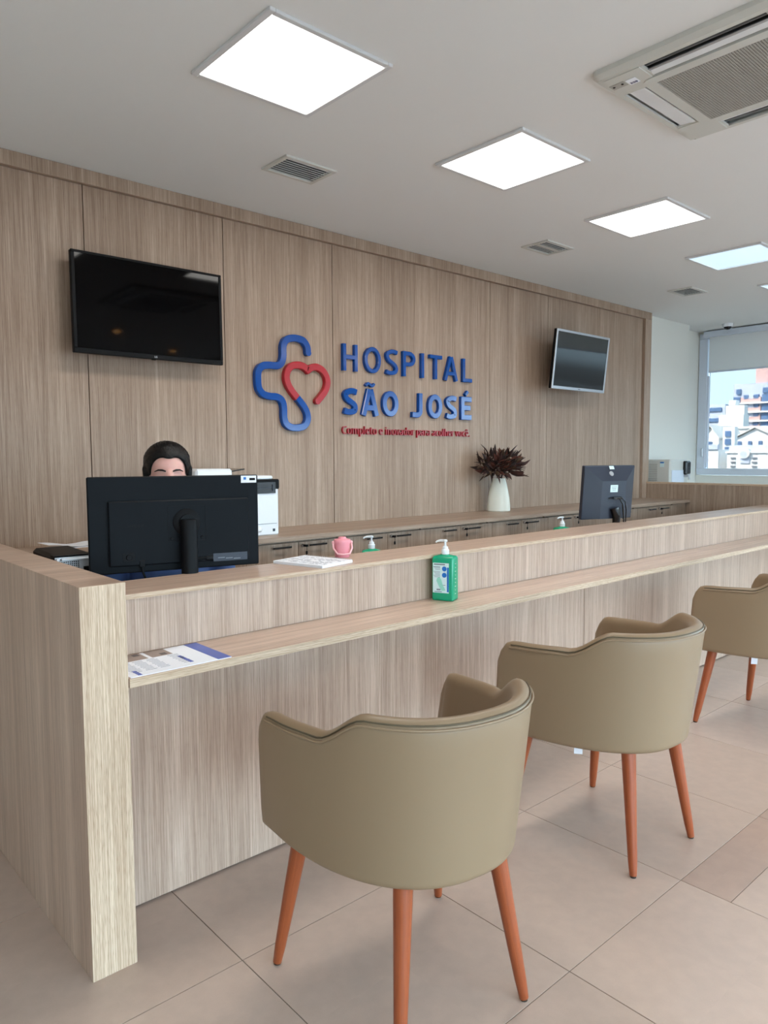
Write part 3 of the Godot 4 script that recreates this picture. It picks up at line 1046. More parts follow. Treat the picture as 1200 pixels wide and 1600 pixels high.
func back_cabinets() -> void:
	var t := thing("cabinet_worktop", "long wood-grain worktop running over the back wall cabinets", "worktop")
	bx("top", Vector3(3.624, 1.0275, 0.215), Vector3(5.652, 0.025, 0.45), M.ash_laminate, t, 0.001, 0, Vector2(0.4, 0.9))
	var xs := [0.80, 1.239, 1.857, 2.475, 3.093, 3.711, 4.329, 4.947, 5.565, 6.225]
	var cl := ["narrow wood-grain base cabinet beside the thick end panel of the counter", "wood-grain base cabinet behind the receptionist, two doors with dark bar handles", "two-door wood-grain base cabinet under the white printer", "two-door wood-grain base cabinet behind the green bottle by the pink pot", "two-door wood-grain base cabinet on the wall below the blue letters SÃO JOSÉ", "two-door wood-grain base cabinet under the white vase", "two-door wood-grain base cabinet next to the one under the vase, towards the window", "two-door wood-grain base cabinet hidden behind the small dark grey monitor", "two-door wood-grain base cabinet nearest the low partition"]
	for k in xs.size() - 1:
		var a: float = xs[k]
		var b: float = xs[k + 1]
		var c := thing("base_cabinet", cl[k], "cabinet", Vector3((a + b) / 2, 0, 0.0), 0.0, "base cabinets along the back wall")
		var w := b - a
		var st := mb()
		for s in [-1.0, 1.0]:
			box(st, Vector3(s * (w / 2 - 0.01), 0.555, 0.205), Vector3(0.018, 0.91, 0.39), 0.0)
		box(st, Vector3(0, 0.555, 0.02), Vector3(w - 0.04, 0.91, 0.012), 0.0)
		box(st, Vector3(0, 0.11, 0.205), Vector3(w - 0.04, 0.018, 0.36), 0.0)
		box(st, Vector3(0, 1.003, 0.205), Vector3(w - 0.04, 0.016, 0.36), 0.0)
		done(st, "carcass", M.ash_laminate, c)
		bx("plinth", Vector3(0, 0.05, 0.19), Vector3(w - 0.002, 0.1, 0.36), M.groove, c)
		for s in [-1.0, 1.0]:
			var dw := w / 2 - 0.003
			var cx: float = s * (w / 4)
			var door := bx("door", Vector3(cx, 0.558, 0.411), Vector3(dw, 0.892, 0.018), M.ash_laminate, c, 0.001, 1, Vector2(k * 0.31 + s * 0.17, k * 0.23))
			var hx0 := 0.06 if s > 0 else -0.165
			st = mb()
			box(st, Vector3(hx0 + 0.054, 0.985, 0.440), Vector3(0.110, 0.009, 0.010), 0.002)
			done(st, "handle", M.dark_metal, door)
			st = mb()
			for q in [0.006, 0.102]:
				box(st, Vector3(hx0 + q, 0.985, 0.428), Vector3(0.012, 0.011, 0.018), 0.001)
			done(st, "handle_post", M.chrome, door)
			if s > 0:
				st = mb()
				lathe(st, [Vector2(0.0, 0.0), Vector2(0.009, 0.0), Vector2(0.009, 0.014), Vector2(0.006, 0.018), Vector2(0.0, 0.018)], 12, Vector3(0.024, 0.985, 0.419), 1, 1, Basis(Vector3.RIGHT, PI / 2))
				done(st, "lock", M.chrome, door)
				st = mb()
				box(st, Vector3(0.032, 0.985, 0.445), Vector3(0.014, 0.012, 0.016), 0.002)
				tube(st, [Vector3(0.032, 0.98, 0.447), Vector3(0.033, 0.966, 0.448), Vector3(0.033, 0.956, 0.446)], [0.0015], 5)
				box(st, Vector3(0.033, 0.948, 0.446), Vector3(0.012, 0.018, 0.004), 0.0015)
				done(st, "key", M.black_plastic, door)
	var fl := thing("cabinet_filler", "narrow plain wood-grain filler between the last cabinet and the low partition", "panel", Vector3(6.337, 0, 0))
	bx("filler", Vector3(0, 0.507, 0.25), Vector3(0.222, 1.012, 0.30), M.ash_laminate, fl, 0.0, 1, Vector2(0.77, 0.3))

# ------------------------------------------------------------------ chairs
func chair_plan(s: float, a: float, zf: float, zb: float) -> Vector2:
	var n := 2.33
	var zc := -0.20
	var ls := maxf(zc - zf, 0.001)
	var lc := (a + (zb - zc)) / 2.0 * 1.5708
	var d := (1.0 - absf(s)) * (ls + lc)
	var sg := -1.0 if s < 0.0 else 1.0
	if d < ls:
		return Vector2(sg * a, zf + d)
	var th := minf((d - ls) / lc, 1.0) * PI / 2
	return Vector2(sg * a * pow(maxf(cos(th), 0.0), 2 / n), zc + (zb - zc) * pow(sin(th), 2 / n))

func chair_rim(s: float) -> float:
	var u := absf(s)
	var h := lerpf(0.845, 0.772, smoothstep(0.50, 0.70, u)) - 0.012 * smoothstep(0.7, 0.95, u)
	if u > 0.91:
		var k := (u - 0.91) / 0.09
		h -= 0.040 * (1.0 - sqrt(maxf(0.0, 1.0 - k * k)))
	return h

func chair_outer(s: float, y: float) -> Vector3:
	var w := (y - 0.417) / 0.426
	var q := chair_plan(s, lerpf(0.313, 0.345, w), lerpf(-0.275, -0.225, w), lerpf(0.288, 0.338, w))
	return Vector3(q.x, y, q.y)

func chair_normal(s: float, y: float) -> Vector3:
	var e := 0.004
	var d := chair_outer(minf(s + e, 1.0), y) - chair_outer(maxf(s - e, -1.0), y)
	return Vector3(d.z, 0, -d.x).normalized() * -1.0

func make_chair(label: String, at: Vector3, turn: float) -> Node3D:
	var t := thing("armchair", label, "chair", at, turn, "olive tub armchairs at the counter")
	var st := mb()
	var N := 72
	var rings := []
	for i in N + 1:
		var s := -1.0 + 2.0 * i / N
		var h := chair_rim(s)
		var yb := 0.417 - 0.018 * pow(absf(s), 3.0)
		var th := 0.052
		var endk := smoothstep(1.0, 0.93, absf(s))
		th *= lerpf(0.55, 1.0, endk)
		var ring := []
		# outer face
		for k in 9:
			var y := lerpf(yb + 0.022, h - 0.03, k / 8.0)
			ring.append(chair_outer(s, y))
		# rounded top
		var n := chair_normal(s, h)
		for k in range(1, 8):
			var a := PI * k / 8.0
			var p := chair_outer(s, h - 0.03)
			p += -n * (th / 2) * (1.0 - cos(a))
			p.y = h - 0.03 + 0.03 * sin(a)
			ring.append(p)
		# inner face down to the seat
		for k in 6:
			var y := lerpf(h - 0.03, yb + 0.01, k / 5.0)
			ring.append(chair_outer(s, y) - chair_normal(s, y) * th)
		# underside, rounded outwards
		for k in range(1, 5):
			var a := PI / 2 * k / 4.0
			var p := chair_outer(s, yb + 0.022) - chair_normal(s, yb + 0.022) * (0.022 * (1.0 - sin(a - 0.001)))
			p.y = yb + 0.022 - 0.022 * cos(a)
			if k < 4:
				ring.append(p)
		rings.append(ring)
	st.set_smooth_group(1)
	var mm: int = rings[0].size()
	for i in N:
		for j in mm:
			var k := (j + 1) % mm
			tri(st, rings[i][j], rings[i + 1][j], rings[i + 1][k])
			tri(st, rings[i][j], rings[i + 1][k], rings[i][k])
	# arm fronts, slightly domed
	for e in [0, N]:
		st.set_smooth_group(1)
		var c := Vector3.ZERO
		for p in rings[e]:
			c += p
		c = c / mm + Vector3(0, 0, -0.012)
		var inner := []
		for p in rings[e]:
			inner.append(p.lerp(c, 0.25) + Vector3(0, 0, -0.009))
		for j in mm:
			var k := (j + 1) % mm
			if e == N:
				tri(st, rings[e][j], inner[k], rings[e][k])
				tri(st, rings[e][j], inner[j], inner[k])
				tri(st, inner[j], c, inner[k])
			else:
				tri(st, rings[e][j], rings[e][k], inner[k])
				tri(st, rings[e][j], inner[k], inner[j])
				tri(st, inner[j], inner[k], c)
	done(st, "shell", M.leather, t)
	# piping and seam along the outer top edge
	var pts := []
	var pts2 := []
	for i in range(2, N - 1):
		var s := -1.0 + 2.0 * i / N
		var h := chair_rim(s)
		pts.append(chair_outer(s, h - 0.020) + chair_normal(s, h) * 0.0005 + Vector3(0, 0, 0))
		pts2.append(chair_outer(s, h - 0.010) - chair_normal(s, h) * 0.006)
	st = mb()
	tube(st, pts, [0.0036], 6)
	done(st, "piping", M.leather, t)
	st = mb()
	tube(st, pts2, [0.0022], 6)
	done(st, "seam", M.leather_seam, t)
	# seat cushion
	st = mb()
	var rows := [[0.060, 0.415], [0.052, 0.425], [0.050, 0.462], [0.058, 0.478], [0.09, 0.486]]
	var loops := []
	for r in rows:
		var loop := []
		for i in 49:
			var s := -0.98 + 1.96 * i / 48
			var o := chair_outer(s, 0.45)
			var p: Vector3 = o - chair_normal(s, 0.45) * r[0]
			p.y = r[1]
			loop.append(p)
		for i in 7:
			var x := lerpf(loop[48].x, loop[0].x, (i + 1) / 8.0)
			loop.append(Vector3(x, r[1], -0.285 + (r[0] - 0.05) * 0.8 + 0.02 * pow(x / 0.27, 2.0)))
		loops.append(loop)
	st.set_smooth_group(1)
	var ln: int = loops[0].size()
	for q in loops.size() - 1:
		for j in ln:
			var k := (j + 1) % ln
			tri(st, loops[q][j], loops[q][k], loops[q + 1][k])
			tri(st, loops[q][j], loops[q + 1][k], loops[q + 1][j])
	for q in [0, loops.size() - 1]:
		var c := Vector3(0, loops[q][0].y + (0.006 if q > 0 else 0.0), 0.0)
		for j in ln:
			var k := (j + 1) % ln
			if q > 0:
				tri(st, loops[q][j], loops[q][k], c)
			else:
				tri(st, loops[q][j], c, loops[q][k])
	done(st, "seat_cushion", M.leather, t)
	st = mb()
	lathe(st, [Vector2(0.0, 0.408), Vector2(0.19, 0.408), Vector2(0.2, 0.414), Vector2(0.2, 0.424), Vector2(0.0, 0.424)], 32)
	done(st, "seat_base", M.rubber, t)
	# turned legs, splayed
	for q in [[-0.288, -0.245], [0.288, -0.245], [-0.20, 0.245], [0.20, 0.245]]:
		st = mb()
		var foot := Vector3(q[0], 0.006, q[1])
		var topp := Vector3(q[0] * (0.80 if q[1] < 0 else 0.74), 0.414, q[1] * 0.76)
		var lp := []
		var lr := []
		for k in 9:
			lp.append(foot.lerp(topp, k / 8.0))
			lr.append(lerpf(0.0145, 0.0255, k / 8.0))
		lr[0] = 0.0125
		tube(st, lp, lr, 16)
		var leg := done(st, "leg", M.chair_wood, t)
		st = mb()
		lathe(st, [Vector2(0.0, 0.0), Vector2(0.010, 0.0), Vector2(0.011, 0.008), Vector2(0.0, 0.008)], 12, Vector3(q[0], 0, q[1]))
		done(st, "foot_pad", M.rubber, leg)
	# care tag hanging below the seat
	st = mb()
	box(st, Vector3.ZERO, Vector3(0.030, 0.042, 0.001), 0.0, 1, Vector2.ZERO, Basis(Vector3.UP, -0.9) * Basis(Vector3.RIGHT, 0.2), Vector3(-0.205, 0.384, 0.02))
	done(st, "care_tag", M.paper, t)
	return t

func chairs() -> void:
	var c := make_chair("olive leather tub armchair standing before the counter nearest the end panel", Vector3(1.338, 0, 2.104), -0.152)
	copy_of(c, "armchair", "olive leather tub armchair between the other two armchairs at the counter", Vector3(2.440, 0, 2.040), -0.03)
	copy_of(c, "armchair", "olive leather tub armchair at the counter furthest from the end panel", Vector3(4.093, 0, 2.016), -0.083)

# ------------------------------------------------------------------ desk and monitors
func desk_things() -> void:
	# black monitor seen from behind
	var yaw := atan2(0.155, 0.588)
	var t := thing("monitor", "large black monitor seen from behind, in front of the receptionist", "monitor", Vector3(1.218, 0.80, 0.998), -yaw)
	var st := mb()
	box(st, Vector3(0, 0.402, 0), Vector3(0.612, 0.345, 0.022), 0.004)
	done(st, "housing", M.monitor_back, t)
	bx("screen", Vector3(0, 0.405, -0.0125), Vector3(0.596, 0.325, 0.003), M.screen_off, t)
	st = mb()
	box(st, Vector3(0.012, 0.372, 0.018), Vector3(0.505, 0.232, 0.018), 0.004)
	var rc := done(st, "rear_cover", M.monitor_back, t)
	st = mb()
	for s in [[-1, 0], [1, 0], [0, -1], [0, 1]]:
		if s[0] != 0:
			box(st, Vector3(0.03 + s[0] * 0.069, 0.400, 0.0275), Vector3(0.0012, 0.128, 0.0015))
		else:
			box(st, Vector3(0.03, 0.400 + s[1] * 0.064, 0.0275), Vector3(0.138, 0.0012, 0.0015))
	done(st, "plate_outline", M.black_plastic, rc)
	st = mb()
	lathe(st, [Vector2(0.0, 0.0), Vector2(0.05, 0.0), Vector2(0.05, 0.004), Vector2(0.047, 0.006), Vector2(0.0, 0.006)], 32, Vector3(0.03, 0.405, 0.0265), 1, 1, Basis(Vector3.RIGHT, PI / 2))
	done(st, "pivot_disc", M.black_plastic, rc)
	for s in [-1.0, 1.0]:
		st = mb()
		lathe(st, [Vector2(0.0, 0.0), Vector2(0.006, 0.0), Vector2(0.005, 0.003), Vector2(0.0, 0.003)], 12, Vector3(0.03 + s * 0.055, 0.347, 0.0268), 1, 1, Basis(Vector3.RIGHT, PI / 2))
		done(st, "screw", M.black_plastic, rc)
	put(text("SAMSUNG", 0.0085, 0.001, true), "maker_mark", M.black_plastic, rc, Vector3(-0.148, 0.399, 0.0274))
	bx("button_well", Vector3(-0.175, 0.288, 0.0275), Vector3(0.042, 0.030, 0.0015), M.black_plastic, rc, 0.0005)
	st = mb()
	lathe(st, [Vector2(0.0, 0.0), Vector2(0.011, 0.0), Vector2(0.009, 0.005), Vector2(0.0, 0.005)], 16, Vector3(-0.175, 0.288, 0.028), 1, 1, Basis(Vector3.RIGHT, PI / 2))
	done(st, "joystick", M.black_plastic, rc)
	var pl := bx("rating_plate", Vector3(0.19, 0.268, 0.0275), Vector3(0.13, 0.030, 0.001), M.monitor_back_grey, rc)
	for k in 3:
		bx("print_line", Vector3(0.155 + 0.03 * k, 0.266 - 0.003 * k, 0.0282), Vector3(0.026, 0.003, 0.0004), M.grey_print, pl)
	var sk := bx("inventory_sticker", Vector3(0.270, 0.558, 0.0115), Vector3(0.060, 0.027, 0.0008), M.paper, t, 0.0002)
	bx("barcode", Vector3(0.284, 0.558, 0.0121), Vector3(0.022, 0.009, 0.0004), M.black_plastic, sk)
	bx("small_crest", Vector3(0.255, 0.561, 0.0121), Vector3(0.010, 0.010, 0.0004), M.blue_print, sk)
	st = mb()
	tube(st, [Vector3(0.03, 0.405, 0.032), Vector3(0.03, 0.405, 0.05)], [0.030], 20)
	done(st, "pivot_neck", M.black_plastic, t)
	st = mb()
	lathe(st, [Vector2(0.0, 0.006), Vector2(0.030, 0.006), Vector2(0.030, 0.412), Vector2(0.027, 0.418), Vector2(0.0, 0.418)], 28, Vector3(0.03, 0, 0.062), 1.0, 0.8)
	done(st, "stand_post", M.black_plastic, t)
	st = mb()
	lathe(st, [Vector2(0.0, 0.0), Vector2(0.11, 0.0), Vector2(0.11, 0.006), Vector2(0.10, 0.010), Vector2(0.0, 0.010)], 32, Vector3(0.03, 0, 0.0), 1.1, 0.55)
	done(st, "stand_base", M.black_plastic, t)
	st = mb()
	tube(st, [Vector3(-0.13, 0.262, 0.024), Vector3(-0.13, 0.235, 0.03), Vector3(-0.118, 0.2, 0.028), Vector3(-0.11, 0.10, 0.02), Vector3(-0.08, 0.004, 0.03)], [0.004], 8)
	box(st, Vector3(-0.13, 0.262, 0.022), Vector3(0.02, 0.026, 0.014), 0.002)
	done(st, "video_cable", M.black_plastic, t)
	st = mb()
	tube(st, [Vector3(0.055, 0.268, 0.03), Vector3(0.085, 0.27, 0.032), Vector3(0.115, 0.268, 0.03)], [0.004], 8)
	box(st, Vector3(0.11, 0.268, 0.03), Vector3(0.026, 0.014, 0.01), 0.002)
	done(st, "power_plug", M.black_plastic, t)

	# grey monitor with a tapered back further along
	var d := Vector2(4.324 - 3.95, 1.078 - 0.955)
	t = thing("monitor", "small dark grey monitor with a tapered back at the far end of the counter", "monitor", Vector3(4.137, 0.80, 1.002), -atan2(d.y, d.x))
	t.rotation.x = 0.0
	var W := 0.398
	st = mb()
	var tilt := Basis(Vector3.RIGHT, 0.085)
	var org := Vector3(0, 0.41, 0)
	box(st, Vector3(0, 0, -0.004), Vector3(W, 0.338, 0.03), 0.004, 1, Vector2.ZERO, tilt, org)
	var fa := [Vector3(-W / 2 + 0.006, -0.163, 0.011), Vector3(W / 2 - 0.006, -0.163, 0.011), Vector3(W / 2 - 0.006, 0.163, 0.011), Vector3(-W / 2 + 0.006, 0.163, 0.011)]
	var fb := [Vector3(-0.095, -0.160, 0.060), Vector3(0.095, -0.160, 0.060), Vector3(0.095, 0.078, 0.060), Vector3(-0.095, 0.078, 0.060)]
	st.set_smooth_group(-1)
	for k in 4:
		var j := (k + 1) % 4
		face(st, [org + tilt * fa[k], org + tilt * fa[j], org + tilt * fb[j], org + tilt * fb[k]], [Vector3(0, -1, 0), Vector3(1, 0, 1), Vector3(0, 1, 1), Vector3(-1, 0, 1)][k])
	face(st, [org + tilt * fb[0], org + tilt * fb[1], org + tilt * fb[2], org + tilt * fb[3]], Vector3(0, 0, 1))
	done(st, "housing", M.monitor_back_grey, t)
	st = mb()
	box(st, Vector3(0, 0.0, -0.0195), Vector3(W - 0.03, 0.305, 0.003), 0.0, 1, Vector2.ZERO, tilt, org)
	done(st, "screen", M.screen_off, t)
	st = mb()
	box(st, Vector3(0, 0.030, 0.0605), Vector3(0.058, 0.045, 0.001), 0.0, 1, Vector2.ZERO, tilt, org)
	done(st, "rating_label", M.label_paper, t)
	st = mb()
	for k in 3:
		box(st, Vector3(0, 0.040 - 0.010 * k, 0.0613), Vector3(0.04 - 0.006 * k, 0.003, 0.0006), 0.0, 1, Vector2.ZERO, tilt, org)
	done(st, "label_print", M.grey_print, t)
	st = mb()
	box(st, Vector3(0.005, 0.151, 0.0165), Vector3(0.036, 0.022, 0.0012), 0.0, 1, Vector2.ZERO, tilt * Basis(Vector3.RIGHT, -0.52), org + tilt * Vector3(0, 0.018, 0.078))
	done(st, "inventory_sticker", M.label_paper, t)
	st = mb()
	lathe(st, [Vector2(0.0, 0.0), Vector2(0.016, 0.0), Vector2(0.016, 0.003), Vector2(0.0, 0.003)], 20, org + tilt * Vector3(-0.01, 0.121, 0.0355), 1, 1, tilt * Basis(Vector3.RIGHT, PI / 2 - 0.52))
	done(st, "maker_mark", M.silver, t)
	st = mb()
	lathe(st, [Vector2(0.0, 0.0), Vector2(0.11, 0.0), Vector2(0.11, 0.008), Vector2(0.095, 0.015), Vector2(0.0, 0.015)], 32, Vector3(0.02, 0, 0.0), 1.1, 0.62)
	done(st, "stand_base", M.black_plastic, t)
	st = mb()
	tube(st, [Vector3(0.03, 0.01, 0.035), Vector3(0.03, 0.10, 0.045), Vector3(0.025, 0.20, 0.055), Vector3(0.018, 0.26, 0.068), Vector3(0.010, 0.31, 0.058)], [0.024, 0.023, 0.022, 0.026, 0.032], 14)
	done(st, "stand_post", M.black_gloss, t)
	st = mb()
	tube(st, [Vector3(-0.04, 0.372, 0.062), Vector3(0.0, 0.378, 0.074), Vector3(0.05, 0.375, 0.078), Vector3(0.075, 0.35, 0.08), Vector3(0.083, 0.30, 0.08), Vector3(0.09, 0.24, 0.07), Vector3(0.10, 0.1, 0.05), Vector3(0.10, 0.004, 0.04)], [0.0035], 8)
	tube(st, [Vector3(0.0, 0.376, 0.062), Vector3(0.03, 0.374, 0.078), Vector3(0.05, 0.34, 0.084), Vector3(0.06, 0.28, 0.08), Vector3(0.075, 0.24, 0.07), Vector3(0.08, 0.1, 0.06), Vector3(0.085, 0.004, 0.06)], [0.0045], 8)
	box(st, Vector3(0.02, 0.376, 0.070), Vector3(0.07, 0.016, 0.014), 0.003)
	done(st, "cables", M.black_gloss, t)

	# small computer case on the desk return beside the end panel
	t = thing("computer_case", "black desktop computer case with a perforated metal rear beside the end panel", "computer", Vector3(0.905, 0.80, 0.665), -0.06)
	st = mb()
	box(st, Vector3(0.015, 0.149, -0.032), Vector3(0.140, 0.290, 0.275), 0.012)
	for s in [-1.0, 1.0]:
		box(st, Vector3(0.015 + s * 0.0685, 0.149, 0.120), Vector3(0.003, 0.284, 0.05))
	box(st, Vector3(0.015, 0.2925, 0.120), Vector3(0.14, 0.003, 0.05))
	done(st, "cover", M.black_plastic, t)
	st = mb()
	# sheet with an open window for the mesh
	box(st, Vector3(0.015, 0.108, 0.148), Vector3(0.136, 0.208, 0.004))
	box(st, Vector3(0.015, 0.282, 0.148), Vector3(0.136, 0.012, 0.004))
	box(st, Vector3(-0.0465, 0.244, 0.148), Vector3(0.013, 0.064, 0.004))
	box(st, Vector3(0.0565, 0.244, 0.148), Vector3(0.053, 0.064, 0.004))
	for s in [-1.0, 1.0]:
		box(st, Vector3(0.015 + s * 0.062, 0.243, 0.157), Vector3(0.012, 0.085, 0.018), 0.003)
	box(st, Vector3(0.015, 0.280, 0.157), Vector3(0.10, 0.008, 0.016), 0.002)
	var rear := done(st, "rear_panel", M.steel, t)
	var lattice := mb()
	for i in 11:
		box(lattice, Vector3(-0.040 + i * 0.007, 0.244, 0.148), Vector3(0.0024, 0.064, 0.003))
	for j in 9:
		box(lattice, Vector3(-0.005, 0.2155 + j * 0.0072, 0.1482), Vector3(0.070, 0.0024, 0.003))
	var ho := done(lattice, "vent_mesh", M.steel, rear)
	ho.set_meta("kind", "stuff")
	bx("port_block", Vector3(0.058, 0.215, 0.1525), Vector3(0.030, 0.07, 0.004), M.black_plastic, rear)

	# hand gel bottles
	gel_bottle("green hand gel bottle with a white pump standing on the writing shelf", Vector3(2.262, 0.828, 1.366), deg_to_rad(-67.8), deg_to_rad(0.0))
	gel_bottle("green hand gel bottle behind the counter beside the pink pot", Vector3(2.305, 0.80, 0.835), deg_to_rad(-40.0), 0.0)
	gel_bottle("green hand gel bottle behind the counter beside the small grey monitor", Vector3(3.90, 0.80, 0.832), deg_to_rad(-25.0), 0.0)

func ring_poly(w: float, d: float, r: float, y: float, at := Vector3.ZERO) -> Array:
	var out := []
	for v in rounded(w, d, r, 3):
		out.append(at + Vector3(v.x, y, v.y))
	return out

func loft(st: SurfaceTool, loops: Array, grp := 1) -> void:
	st.set_smooth_group(grp)
	var n: int = loops[0].size()
	for q in loops.size() - 1:
		for j in n:
			var k := (j + 1) % n
			tri(st, loops[q][j], loops[q + 1][k], loops[q][k])
			tri(st, loops[q][j], loops[q + 1][j], loops[q + 1][k])
	face(st, loops[0], Vector3.DOWN)
	face(st, loops[loops.size() - 1], Vector3.UP)

func gel_bottle(label: String, at: Vector3, turn: float, pump: float) -> void:
	var t := thing("gel_bottle", label, "bottle", at, turn, "green hand gel bottles")
	var w := 0.096
	var d := 0.070
	var st := mb()
	loft(st, [ring_poly(w - 0.008, d - 0.008, 0.006, 0.0), ring_poly(w - 0.001, d - 0.001, 0.007, 0.004), ring_poly(w, d, 0.008, 0.012), ring_poly(w, d, 0.008, 0.176), ring_poly(w - 0.003, d - 0.003, 0.010, 0.184), ring_poly(w - 0.012, d - 0.012, 0.012, 0.189), ring_poly(0.045, 0.042, 0.018, 0.194), ring_poly(0.032, 0.032, 0.0155, 0.197)])
	done(st, "body", M.green_liquid, t)
	# volume marks on the side
	st = mb()
	for k in 9:
		box(st, Vector3(w / 2 + 0.0003, 0.03 + 0.016 * k, 0.004), Vector3(0.0006, 0.002, 0.012 if k % 2 == 0 else 0.007))
	done(st, "volume_marks", M.green_print, t)
	# label
	var lx := -0.006
	var lw := 0.072
	var ly := 0.098
	var lab := bx("label", Vector3(lx, ly, d / 2 + 0.0004), Vector3(lw, 0.128, 0.0008), M.label_paper, t)
	var z := d / 2 + 0.0011
	bx("blue_stripe", Vector3(lx + lw / 2 - 0.004, ly - 0.006, z), Vector3(0.008, 0.105, 0.0005), M.blue_print, lab)
	for y in [0.040, 0.013]:
		st = mb()
		lathe(st, [Vector2(0.0, 0.0), Vector2(0.0105, 0.0), Vector2(0.0105, 0.0006), Vector2(0.0, 0.0006)], 20, Vector3(lx + 0.016, ly + y, z), 1, 1, Basis(Vector3.RIGHT, PI / 2))
		done(st, "blue_disc", M.blue_print, lab)
	st = mb()
	prism(st, PackedVector2Array([Vector2(-0.020, 0.0), Vector2(-0.016, 0.012), Vector2(-0.006, 0.016), Vector2(0.002, 0.006), Vector2(0.008, -0.014), Vector2(0.022, -0.040), Vector2(0.004, -0.042), Vector2(-0.008, -0.024)]), 0.0, 0.0005)
	var hand := done(st, "green_drawing", M.green_print, lab)
	hand.position = Vector3(lx, ly - 0.012, z)
	bx("title_line", Vector3(lx - 0.006, ly + 0.058, z), Vector3(0.05, 0.005, 0.0005), M.grey_print, lab)
	for k in 8:
		bx("text_line", Vector3(lx - 0.018 + 0.002 * (k % 3), ly + 0.047 - 0.0055 * k - (0.004 if k > 2 else 0.0), z), Vector3(0.030 - 0.004 * (k % 3), 0.0016 if k > 0 else 0.0028, 0.0005), M.grey_print, lab)
	bx("text_line", Vector3(lx + 0.012, ly - 0.030, z), Vector3(0.018, 0.002, 0.0005), M.grey_print, lab)
	bx("small_print", Vector3(lx - 0.010, ly - 0.050, z), Vector3(0.018, 0.006, 0.0005), M.grey_print, lab)
	bx("small_print", Vector3(lx - 0.012, ly - 0.059, z), Vector3(0.034, 0.003, 0.0005), M.grey_print, lab)
	# pump
	st = mb()
	lathe(st, [Vector2(0.0, 0.194), Vector2(0.0165, 0.194), Vector2(0.0165, 0.216), Vector2(0.013, 0.219), Vector2(0.012, 0.228), Vector2(0.006, 0.231), Vector2(0.006, 0.236), Vector2(0.0, 0.236)], 24)
	done(st, "collar", M.white_plastic, t)
	st = mb()
	lathe(st, [Vector2(0.0, 0.234), Vector2(0.0045, 0.234), Vector2(0.0045, 0.248), Vector2(0.009, 0.250), Vector2(0.010, 0.256), Vector2(0.006, 0.259), Vector2(0.0, 0.259)], 20)
	var b := Basis(Vector3.UP, pump)
	tube(st, [b * Vector3(0, 0.2535, 0), b * Vector3(-0.02, 0.2545, 0.004), b * Vector3(-0.034, 0.2515, 0.007), b * Vector3(-0.039, 0.246, 0.008)], [0.0055, 0.005, 0.004, 0.0035], 10)
	done(st, "pump_head", M.white_plastic, t)

# ------------------------------------------------------------------ the receptionist
# signed distance: capsules [0, a, b, ra, rb], ellipsoids [1, centre, radii], cut-outs [2, centre, radii]
func field(p: Vector3, prims: Array, k: float) -> float:
	var d := 1e9
	var cut := -1e9
	for q in prims:
		var e: float
		if q[0] == 0:
			var a: Vector3 = q[1]
			var ab: Vector3 = q[2] - a
			var h := clampf((p - a).dot(ab) / ab.length_squared(), 0.0, 1.0)
			e = (p - a - ab * h).length() - lerpf(q[3], q[4], h)
		else:
			var r: Vector3 = q[2]
			var v: Vector3 = (p - q[1]) / r
			e = (v.length() - 1.0) * minf(r.x, minf(r.y, r.z))
			if q[0] == 2:
				cut = maxf(cut, -e)
				continue
		var m := clampf(0.5 + 0.5 * (d - e) / k, 0.0, 1.0)
		d = lerpf(d, e, m) - k * m * (1.0 - m)
	return maxf(d, cut)

func nets(st: SurfaceTool, prims: Array, k: float, lo: Vector3, hi: Vector3, cell: float) -> void:
	var nx := int(ceil((hi.x - lo.x) / cell)) + 1
	var ny := int(ceil((hi.y - lo.y) / cell)) + 1
	var nz := int(ceil((hi.z - lo.z) / cell)) + 1
	var val := PackedFloat32Array()
	val.resize(nx * ny * nz)
	var i := 0
	for z in nz:
		for y in ny:
			for x in nx:
				val[i] = field(lo + Vector3(x, y, z) * cell, prims, k)
				i += 1
	var at := {}
	var sx := 1
	var sy := nx
	var sz := nx * ny
	var corner := [0, 1, sy, sy + 1, sz, sz + 1, sz + sy, sz + sy + 1]
	var edges := [[0, 1], [2, 3], [4, 5], [6, 7], [0, 2], [1, 3], [4, 6], [5, 7], [0, 4], [1, 5], [2, 6], [3, 7]]
	for z in nz - 1:
		for y in ny - 1:
			for x in nx - 1:
				var b := x + y * sy + z * sz
				var neg := 0
				for c in 8:
					if val[b + corner[c]] < 0.0:
						neg += 1
				if neg == 0 or neg == 8:
					continue
				var sum := Vector3.ZERO
				var cnt := 0
				for e in edges:
					var v0 := val[b + corner[e[0]]]
					var v1 := val[b + corner[e[1]]]
					if (v0 < 0.0) != (v1 < 0.0):
						var t := v0 / (v0 - v1)
						var p0 := Vector3(e[0] & 1, (e[0] >> 1) & 1, e[0] >> 2)
						var p1 := Vector3(e[1] & 1, (e[1] >> 1) & 1, e[1] >> 2)
						sum += p0.lerp(p1, t)
						cnt += 1
				at[b] = lo + (Vector3(x, y, z) + sum / cnt) * cell
	st.set_smooth_group(1)
	var step := [sx, sy, sz]
	for b in at:
		for ax in 3:
			var u: int = step[(ax + 1) % 3]
			var v: int = step[(ax + 2) % 3]
			var n: int = b + step[ax]
			if not (at.has(b - u) and at.has(b - v) and at.has(b - u - v)):
				continue
			var v0 := val[b]
			var v1 := val[n]
			if (v0 < 0.0) == (v1 < 0.0):
				continue
			var A: Vector3 = at[b]
			var B: Vector3 = at[b - u]
			var C: Vector3 = at[b - u - v]
			var D: Vector3 = at[b - v]
			if v0 < 0.0:
				tri(st, A, B, C)
				tri(st, A, C, D)
			else:
				tri(st, A, C, B)
				tri(st, A, D, C)

